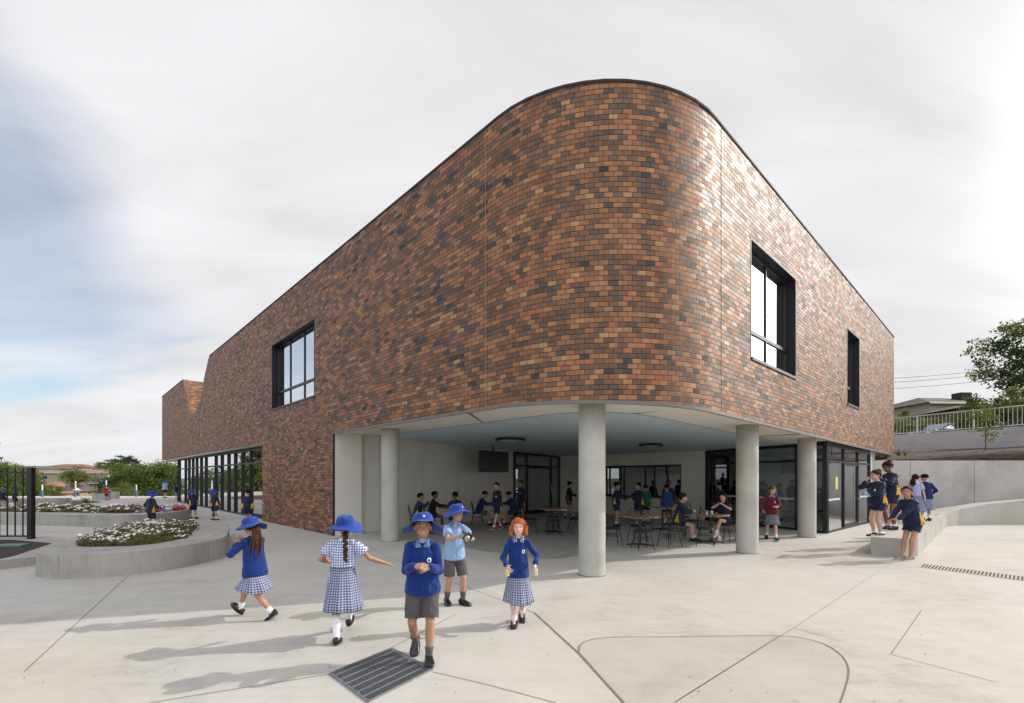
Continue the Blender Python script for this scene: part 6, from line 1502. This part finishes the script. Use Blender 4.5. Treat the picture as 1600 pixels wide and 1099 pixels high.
# right group ------------------------------------------------------
NAVY = dict(m='navy', badge=1, yellow=1, fat=1.06, bot=-.06)
R1 = person(dict(label='girl in navy jacket standing on the bench end with a blue bottle', H=1.56, loc=(8.42, 10.92, .366), rz=-88, q=2, skin='fair', hair='brown', hs='bun', child=1,
    top=dict(NAVY), bottom=dict(k='shorts', m='navy', len=.46), fL=(.05, .0, 0, 10, 0), fR=(-.045, -.02, 0, -6, 0), hL=(.02, -.16, .62), hR=(-.06, -.13, .81), epL=(1, .3, -.5), epR=(-1, -.1, -.9), hdL=(-.7, -.5, .1), hdR=(.5, -.1, .8), hnL=(0, .6, -.6), hnR=(.3, .8, 0), th=(0, -.2, 1), hy=-6, hp=2, shoe='black', sock=('white', .20), bw=1.10, curl=42))
R2 = person(dict(label='tall dark-skinned pupil with hair in a bun looking at a phone, behind the other girls', H=1.74, loc=(9.50, 11.9, .43), rz=-84, q=2, skin='dark', hair='dkbrown', hs='bun', child=1,
    top=dict(NAVY), bottom=dict(k='shorts', m='navy', len=.5), hL=(.02, -.19, .715), hR=(-.08, -.04, .44), epL=(1, .3, -.5), epR=(-1, .4, -.4), hdL=(-.35, -.8, .15), hnL=(0, .1, 1), th=(0, -.3, 1), hy=-4, hp=16, shoe='black', sock=('white', .18), bw=1.0, curl=30))
R3 = person(dict(label='girl in navy jacket and beige shoes leaning against the bench wall', H=1.60, loc=(8.34, 9.95, 0), rz=-80, q=2, skin='mid', hair='brown', hs='pony', hl=.8, child=1,
    top=dict(NAVY), bottom=dict(k='shorts', m='navy', len=.50), pel=(.0, .055, .485), lean=16, fL=(.045, -.045, 0, 0, 0), fR=(-.04, -.08, 0, 0, 0), hL=(.02, -.21, .53), hR=(-.10, -.20, .50), epL=(1, .5, -.3), epR=(-1, .5, -.3), hdL=(-.5, -.6, .1), hnL=(0, .2, -1), th=(0, -.2, 1), hy=36, hp=-4, shoe='beige', sock=None, bw=1.04, curl=30))
person(dict(label='small pupil in navy blazer, dark cap and pale gingham skirt, far right of the group', H=1.40, loc=(12.25, 14.05, .455), rz=160, q=1, skin='mid', hair='dkbrown', hs='short', hat='cap', capm='navyb',
    top=dict(m='navyb', fat=1.12, bot=-.10), bottom=dict(k='skirt', m='paleg', len=.26, top=.0, flare=.05, pleats=10), hL=(.10, -.12, .58), hR=(-.12, -.1, .56), shoe='black', sock=('white', .35), hy=30, hp=8))
person(dict(label='girl in pale gingham dress mostly hidden behind the leaning girl', H=1.40, loc=(11.35, 13.35, .45), rz=150, q=1, skin='fair', hair='dkbrown', hs='pony', hl=1.2,
    top=dict(m='paleg', sleeve='short', fat=1.02, bot=-.10, dress=1, fit=1), bottom=dict(k='skirt', m='paleg', len=.32, top=.2, flare=.05, pleats=10), shoe='black', sock=('white', .35), hy=-30))
M1 = person(dict(label='girl in maroon jumper and grey skirt stepping out from behind a column', H=1.53, loc=(7.18, 13.15, 0), rz=-18, q=2, skin='fair', hair='blond', hs='long', hl=.7, child=1, mouth=.5,
    top=dict(m='maroon', badge=1, fat=1.06, bot=-.12, collar='paleg'), bottom=dict(k='skirt', m='greyskirt', len=.20, top=-.02, flare=.035, pleats=9, follow=.4), fL=(.05, -.14, 0, 8, 6), fR=(-.05, .16, .03, -6, -30), hL=(.03, -.19, .60), hR=(-.16, -.08, .55), epL=(1, .4, -.5), epR=(-1, .4, -.4), hdL=(-.3, -.7, .1), hnL=(0, .2, 1), th=(0, -.2, 1), hy=10, hp=14, shoe='school', sock=('white', .28), curl=35))
# undercroft -------------------------------------------------------
def seated(label, loc, rz, **k):
    d = dict(label=label, H=1.56, loc=(*loc, .004), rz=rz, q=1, seated=1, child=1, pel=(0, .02, .325), lean=10, fL=(.06, -.24, 0, 0, 0), fR=(-.06, -.22, 0, 0, 0), hL=(.06, -.27, .50), hR=(-.06, -.27, .50), epL=(1, .3, -.6), epR=(-1, .3, -.6), skin='mid', hair='black', hs='short',
             top=dict(m='navy', yellow=1, fat=1.12, bot=-.06, band=0), bottom=dict(k='shorts', m='navy', len=.6), shoe='black', sock=('white', .2)); d.update(k); return person(d)
seated('boy in navy and yellow jacket seated farthest left, eating with both hands', (-2.90, 14.6), 100, hL=(.05, -.19, .60), hR=(-.05, -.20, .62), skin='tan', H=1.55)
seated('boy in black cap and black jacket seated facing right by the pale wall', (-2.68, 15.9), 95, top=dict(m='black', fat=1.12, bot=-.06, band=0), hat='cap', capm='black', skin='dark')
seated('dark-haired boy seated with his back half turned, behind the boy holding a camera', (-1.78, 15.05), 200, skin='dark', H=1.58, top=dict(m='navyb', fat=1.15, bot=-.06, band=0))
seated('boy in blue cap seated at a small table facing right', (-1.18, 17.3), 92, hat='cap', capm='royal', top=dict(m='navyb', fat=1.12, bot=-.06, band=0), bottom=dict(k='shorts', m='greys', len=.85), hp=16, lean=18)
seated('boy in blue jacket seated with his back to us behind the boy in red shoes', (.08, 17.2), -120, top=dict(m='navyb', fat=1.2, bot=-.06, band=0), lean=22, hp=14, hat='cap', capm='navyb')
person(dict(label='boy in navy jacket and red shoes walking between the tables', H=1.60, loc=(-.48, 15.75, .004), rz=-50, q=1, skin='fair', hair='black', hs='short', child=1, top=dict(NAVY, fat=1.0), bottom=dict(k='shorts', m='navy', len=.7), fL=(.06, -.15, 0, 0, 8), fR=(-.06, .14, .02, 0, -18), shoe='red', sock=('white', .22), hy=15))
person(dict(label='boy in navy and yellow jacket standing in front of the glazed doors', H=1.66, loc=(.38, 18.3, .004), rz=-60, q=1, skin='tan', hair='brown', hs='short', child=1, top=dict(NAVY, fat=1.0), bottom=dict(k='shorts', m='navy', len=.7), shoe='black'))
person(dict(label='pupil with topknot walking right beside the back wall, left of the front column', H=1.60, loc=(2.42, 20.2, 0), rz=80, q=1, skin='mid', hair='black', hs='bun', child=1, top=dict(NAVY, m='black', fat=1.1), bottom=dict(k='shorts', m='navy', len=.5), hL=(.05, -.2, .60), fL=(.05, -.12, 0, 0, 5), fR=(-.05, .12, .02, 0, -20)))
person(dict(label='girl in navy jacket holding food, left of the two talking by the servery', H=1.60, loc=(3.72, 17.0, 0), rz=65, q=1, skin='mid', hair='black', hs='bun', child=1, bw=1.08, top=dict(NAVY, fat=1.04, sleeve='long'), bottom=dict(k='shorts', m='navy', len=.6), hL=(.04, -.24, .62), hR=(-.04, -.24, .60)))
person(dict(label='girl in navy jacket facing left, right of the two talking by the servery', H=1.58, loc=(4.52, 16.9, 0), rz=-62, q=1, skin='mid', hair='black', hs='bun', child=1, bw=1.08, top=dict(NAVY, fat=1.04), bottom=dict(k='shorts', m='navy', len=.6), hL=(.04, -.24, .62), hR=(-.04, -.26, .64)))
person(dict(label='pupil in green jacket mostly hidden in the dark by the servery', H=1.50, loc=(5.05, 17.9, 0), rz=170, q=0, skin='mid', hair='black', hs='short', child=1, top=dict(m='green', yellow=1, fat=1.1, bot=-.2), bottom=dict(k='shorts', m='black', len=.6)))
person(dict(label='pupil in mid-blue jacket with back to us in front of the servery', H=1.52, loc=(5.62, 17.2, 0), rz=185, q=0, skin='mid', hair='black', hs='short', child=1, top=dict(m='blueback', fat=1.1, bot=-.1), bottom=dict(k='shorts', m='navy', len=.7)))
person(dict(label='taller dark-haired pupil facing us behind the mid-blue jacket', H=1.66, loc=(5.95, 18.1, 0), rz=-10, q=1, skin='dark', hair='black', hs='short', child=1, top=dict(m='navy', badge=1, fat=1.06, bot=-.1), bottom=dict(k='shorts', m='navy', len=.7)))
person(dict(label='pupil in dark clothes just right of the front column, in deep shade', H=1.52, loc=(3.35, 18.6, 0), rz=30, q=0, skin='tan', hair='black', hs='short', child=1, top=dict(m='blueback', fat=1.1, bot=-.1), bottom=dict(k='shorts', m='navy', len=.7)))
person(dict(label='dark-clothed pupil beside the glazed wall left of the second column', H=1.62, loc=(7.55, 17.2, 0), rz=200, q=0, skin='mid', hair='black', hs='short', child=1, top=dict(m='black', fat=1.1, bot=-.1), bottom=dict(k='shorts', m='black', len=.8)))
seated('girl with brown ponytail seated in profile at a table, yellow panel on her jacket', (4.62, 13.10), 62, skin='fair', hair='brown', hs='pony', hl=.9, H=1.60, hL=(.05, -.22, .50), hR=(-.05, -.22, .50), hy=10)
seated('girl with long dark hair seated with crossed legs, eating', (5.80, 12.98), -40, skin='fair', hair='dkbrown', hs='long', hl=.9, H=1.62, hL=(.03, -.17, .615), hR=(-.03, -.18, .625), top=dict(m='navy', sleeve='short', fat=1.08, bot=-.06, band=0), fL=(-.05, -.28, .11, -10, -20), fR=(-.02, -.20, 0, 0, 0), kpL=(-.2, -1, .6), shoe='white', bottom=dict(k='shorts', m='navy', len=.45))
# left background ---------------------------------------------------
def far(label, loc, rz, **k):
    d = dict(label=label, H=1.28, loc=(*loc, .0), rz=rz, q=0, hat='wide', skin='mid', hair='black', hs='short', top=dict(m='navy', yellow=1, fat=1.12, bot=-.12), bottom=dict(k='shorts', m='navy', len=.8), shoe='black'); d.update(k); return person(d)
far('child in navy jacket and blue hat standing between the two curved planters', (-11.75, 15.45), 165, q=1, H=1.30, hL=(.15, -.08, .55), hR=(-.15, -.08, .55))
far('child in navy and yellow jacket at the right end of the long planter', (-13.35, 19.9), -120, q=1, H=1.26, lean=10, fL=(.05, -.1, 0, 0, 0), fR=(-.05, .1, .02, 0, -20), hL=(.10, -.12, .50))
far('smaller child in dark jacket holding something green, beside the glazed screen', (-12.35, 19.6), 100, q=1, H=1.18, skin='dark', hL=(.03, -.17, .62), hR=(-.03, -.17, .60))
far('child in navy jacket with big yellow panel, head bent, beside the glazed screen', (-12.05, 19.4), -60, q=1, H=1.27, hp=22, lean=8, hL=(.03, -.17, .62), hR=(-.03, -.17, .60))
far('boy in light blue shirt with back to us at the terrace edge', (-30.2, 41.3), 178, H=1.62, top=dict(m='ltblue', fat=1.12, bot=-.14, sleeve='short'))
far('child in dark blue walking by the far end of the glazed screen', (-27.9, 39.5), 80, H=1.30, top=dict(m='navyb', fat=1.12, bot=-.14), hat=None, bottom=dict(k='skirt', m='paleg', len=.28, top=0))
far('dark-clothed pupil close to the glazed screen by the brick pier', (-9.75, 17.5), 190, q=0, H=1.30, hat=None, hair='black')
far('child in blue hat on the far-left bench behind the fence, left of a pair', (-30.9, 28.85), 75, H=1.25, pel=(0, .02, .37), fL=(.06, -.22, 0, 0, 0), fR=(-.06, -.2, 0, 0, 0), seated=1, hL=(.05, -.2, .5), hR=(-.05, -.2, .5))
far('child in blue hat seated on the far-left bench, right of a pair', (-30.1, 28.75), 75, H=1.12, pel=(0, .02, .41), fL=(.06, -.22, 0, 0, 0), fR=(-.06, -.2, 0, 0, 0), seated=1, hL=(.05, -.2, .55), hR=(-.05, -.2, .55))
far('child in red top and blue hat seated on the short block bench', (-32.0, 37.4), 60, H=1.25, top=dict(m='red', fat=1.3, bot=-.1), bottom=dict(k='shorts', m='black', len=.9), pel=(0, .02, .44), fL=(.06, -.25, 0, 0, 0), fR=(-.06, -.23, 0, 0, 0), seated=1, hL=(.05, -.2, .5), hR=(-.05, -.2, .5))

# held and loose things --------------------------------------------
def palm(P, s, f=.55):
    e, w = P['e'+s], P['w'+s]; return w, (w-e).normalized()
def camera_prop():
    c = (P4['wL']+P4['wR'])/2+V((.02, -.03, .03)); r = empty('toy_camera', c, math.radians(40), 'black and silver camera held in both hands by the boy in the light blue shirt', 'camera'); r.rotation_euler = (.5, .35, .5)
    bm = BM(); box(bm, -.075, .075, -.025, .025, -.048, .048); bevel_all(bm, .008); meshobj('body', bm, M_black, r)
    bm = BM(); loft(bm, [(V((.0, y, 0)), V((q, 0, 0)), V((0, 0, q))) for y, q in ((-.02, .038), (-.055, .038), (-.07, .033))], 18); meshobj('lens', bm, M_silver, r)
    bm = BM(); box(bm, -.06, -.02, -.02, .02, .048, .062); box(bm, .02, .05, -.015, .015, .048, .058); meshobj('top_dial', bm, M_galv, r)
    bm = BM(); box(bm, -.078, -.045, -.028, .028, -.04, .04); bevel_all(bm, .006); meshobj('grip', bm, M_galv, r)
camera_prop()
def jar(P, s, label, lidc):
    w, d = palm(P, s); c = w+V((0, -.055, -.055)); r = empty('glass_jar', c-V((0, 0, .045)), 0, label, 'jar', None)
    bm = BM(); loft(bm, [(V((0, 0, z)), V((q, 0, 0)), V((0, q, 0))) for z, q in ((0, .024), (.008, .028), (.06, .028), (.07, .023), (.08, .023))], 16); meshobj('body', bm, simple('jar_pale', (.55, .52, .42), .2, .1), r)
    bm = BM(); loft(bm, [(V((0, 0, z)), V((q, 0, 0)), V((0, q, 0))) for z, q in ((.012, .0292), (.045, .0292))], 16, caps=False); meshobj('wrapper', bm, lidc, r)
jar(P5, 'R', 'small jar with yellow label in the red-haired girl\'s right hand', simple('jar_yellow', (.6, .5, .08), .4)); jar(P5, 'L', 'small pale jar in the red-haired girl\'s left hand', simple('jar_white', (.5, .5, .45), .4))
def bottle():
    w = R1['wL']; r = empty('drink_bottle', w+V((-.07, -.075, .0)), 0, 'small light blue bottle held by the girl standing on the bench end', 'bottle'); r.rotation_euler = (0, -.9, .3)
    bm = BM(); loft(bm, [(V((0, 0, z)), V((q, 0, 0)), V((0, q, 0))) for z, q in ((-.06, .02), (-.05, .026), (.04, .026), (.055, .018), (.075, .018))], 14); meshobj('body', bm, simple('cyan_plastic', (.10, .45, .62), .3), r)
    bm = BM(); loft(bm, [(V((0, 0, z)), V((q, 0, 0)), V((0, q, 0))) for z, q in ((.076, .02), (.092, .019))], 14); meshobj('cap', bm, M_badge, r)
    w = R2['wL']; r = empty('phone', w+V((-.08, -.06, .045)), math.radians(-60), 'dark phone held flat by the tall pupil on the bench wall', 'phone'); r.rotation_euler = (.25, 0, -1.0)
    bm = BM(); box(bm, -.036, .036, -.075, .075, -.005, .005); bevel_all(bm, .003); meshobj('case', bm, M_black, r)
    bm = BM(); box(bm, -.032, .032, -.07, .07, .0052, .0062); meshobj('display', bm, M_blackw, r)
    w = M1['wL']; bm = BM(); box(bm, -.05, .05, -.035, .035, -.012, .012); bevel_all(bm, .008); o = meshobj('sandwich', bm, simple('bread', (.62, .55, .40), .8)); o.location = w+V((-.02, -.08, .02)); tag(o, 'pale sandwich held by the girl in the maroon jumper', 'sandwich')
bottle()
def bag(name, px, py, Y, z, col, label, s=(.25, .16, .14)):
    p = AT(px, Y); bm = BM(); 
    ellip(bm, (0, 0, s[2]), s, None, 18, 10)
    for v in bm.verts: v.co.z = max(0, v.co.z); v.co += v.co*.12*mnoise.noise(v.co*9+V((px, 0, 0)))
    r = empty(name, (p.x, p.y, z), random.random()*3, label, 'bag', None); meshobj('body', bm, col, r, smooth=True)
    bm = BM(); tube(bm, [(-s[0]*.5, 0, s[2]*1.6), (-s[0]*.3, 0, s[2]*2.3), (s[0]*.3, 0, s[2]*2.3), (s[0]*.5, 0, s[2]*1.6)], .014, 6); meshobj('handle', bm, M_black, r)
pk = simple('magenta_nylon', (.42, .02, .16), .5); rd = simple('red_nylon', (.50, .03, .05), .5); wh = simple('white_nylon', (.55, .52, .55), .5)
for px, Y, c, l, s in ((246, 18.2, pk, 'magenta school bag on the planter rim, leftmost of the bags', (.2, .14, .11)), (262, 18.6, wh, 'white and grey bag on the planter rim between the coloured ones', (.18, .14, .08)), (275, 18.9, rd, 'red bag on the planter rim, second from the right', (.20, .15, .10)), (285, 19.4, rd, 'red jacket bundle at the right end of the planter rim', (.13, .13, .08))): bag('school_bag', px, 0, Y, .425, c, l, s)
p = AT(256, 17.9); r = empty('drink_bottle', (p.x, p.y, .425), 0, 'purple drink bottle standing among the bags on the long planter', 'bottle'); bm = BM(); loft(bm, [(V((0, 0, z)), V((q, 0, 0)), V((0, q, 0))) for z, q in ((0, .04), (.2, .04), (.24, .02))], 12); meshobj('body', bm, simple('purple_plastic', (.25, .1, .35), .4), r); bm = BM(); loft(bm, [(V((0, 0, z)), V((q, 0, 0)), V((0, q, 0))) for z, q in ((.241, .025), (.27, .022))], 12); meshobj('cap', bm, M_black, r)
bag('school_bag', 776, 0, 17.0, .755, simple('dull_red_nylon', (.20, .05, .05), .6), 'dull red bag on the small table beside the boy in the blue cap', (.18, .13, .11))
bag('school_bag', 170, 0, 38.0, .52, simple('lilac_nylon', (.3, .2, .35), .6), 'lilac bag on the block bench beside the child in red', (.22, .18, .14))
# milkshake cups on the girls' table
for dx, dy, l in ((-.10, .03, 'white paper cup on the two girls\' table, the left one'), (.0, -.04, 'white paper cup on the two girls\' table, the right one')):
    bm = BM(); loft(bm, [(V((0, 0, z)), V((q, 0, 0)), V((0, q, 0))) for z, q in ((0, .028), (.10, .038))], 14); o = meshobj('paper_cup', bm, M_badge); o.location = (T5[0]+dx, T5[1]+dy, .755); tag(o, l, 'cup', "cups on the girls' table")

bm = BM(); rs_ = random.Random(3)
for _ in range(110):
    px_, py_ = rs_.uniform(0, 1600), 800+300*rs_.random()**.8
    if py_ < 845 and px_ < 1300: continue
    g_ = G(px_, py_); a_ = rs_.random()*6.28; s_ = rs_.uniform(.004, .011)
    if g_.x < -6 and g_.y > 7.5: continue
    u_ = V((math.cos(a_)*s_, math.sin(a_)*s_, 0)); v_ = V((-u_.y, u_.x, 0))*.5; z_ = V((0, 0, .0085))
    bm.faces.new([bm.verts.new(g_+z_+w_) for w_ in (u_, v_+V((0, 0, .006)), -u_, -v_)])
tag(meshobj('paving_litter', bm, simple('litter_brown', (.12, .08, .05), .9, .4, 3), recalc=False), 'tiny leaf scraps and grit scattered over the open paving', 'litter', kind='stuff')
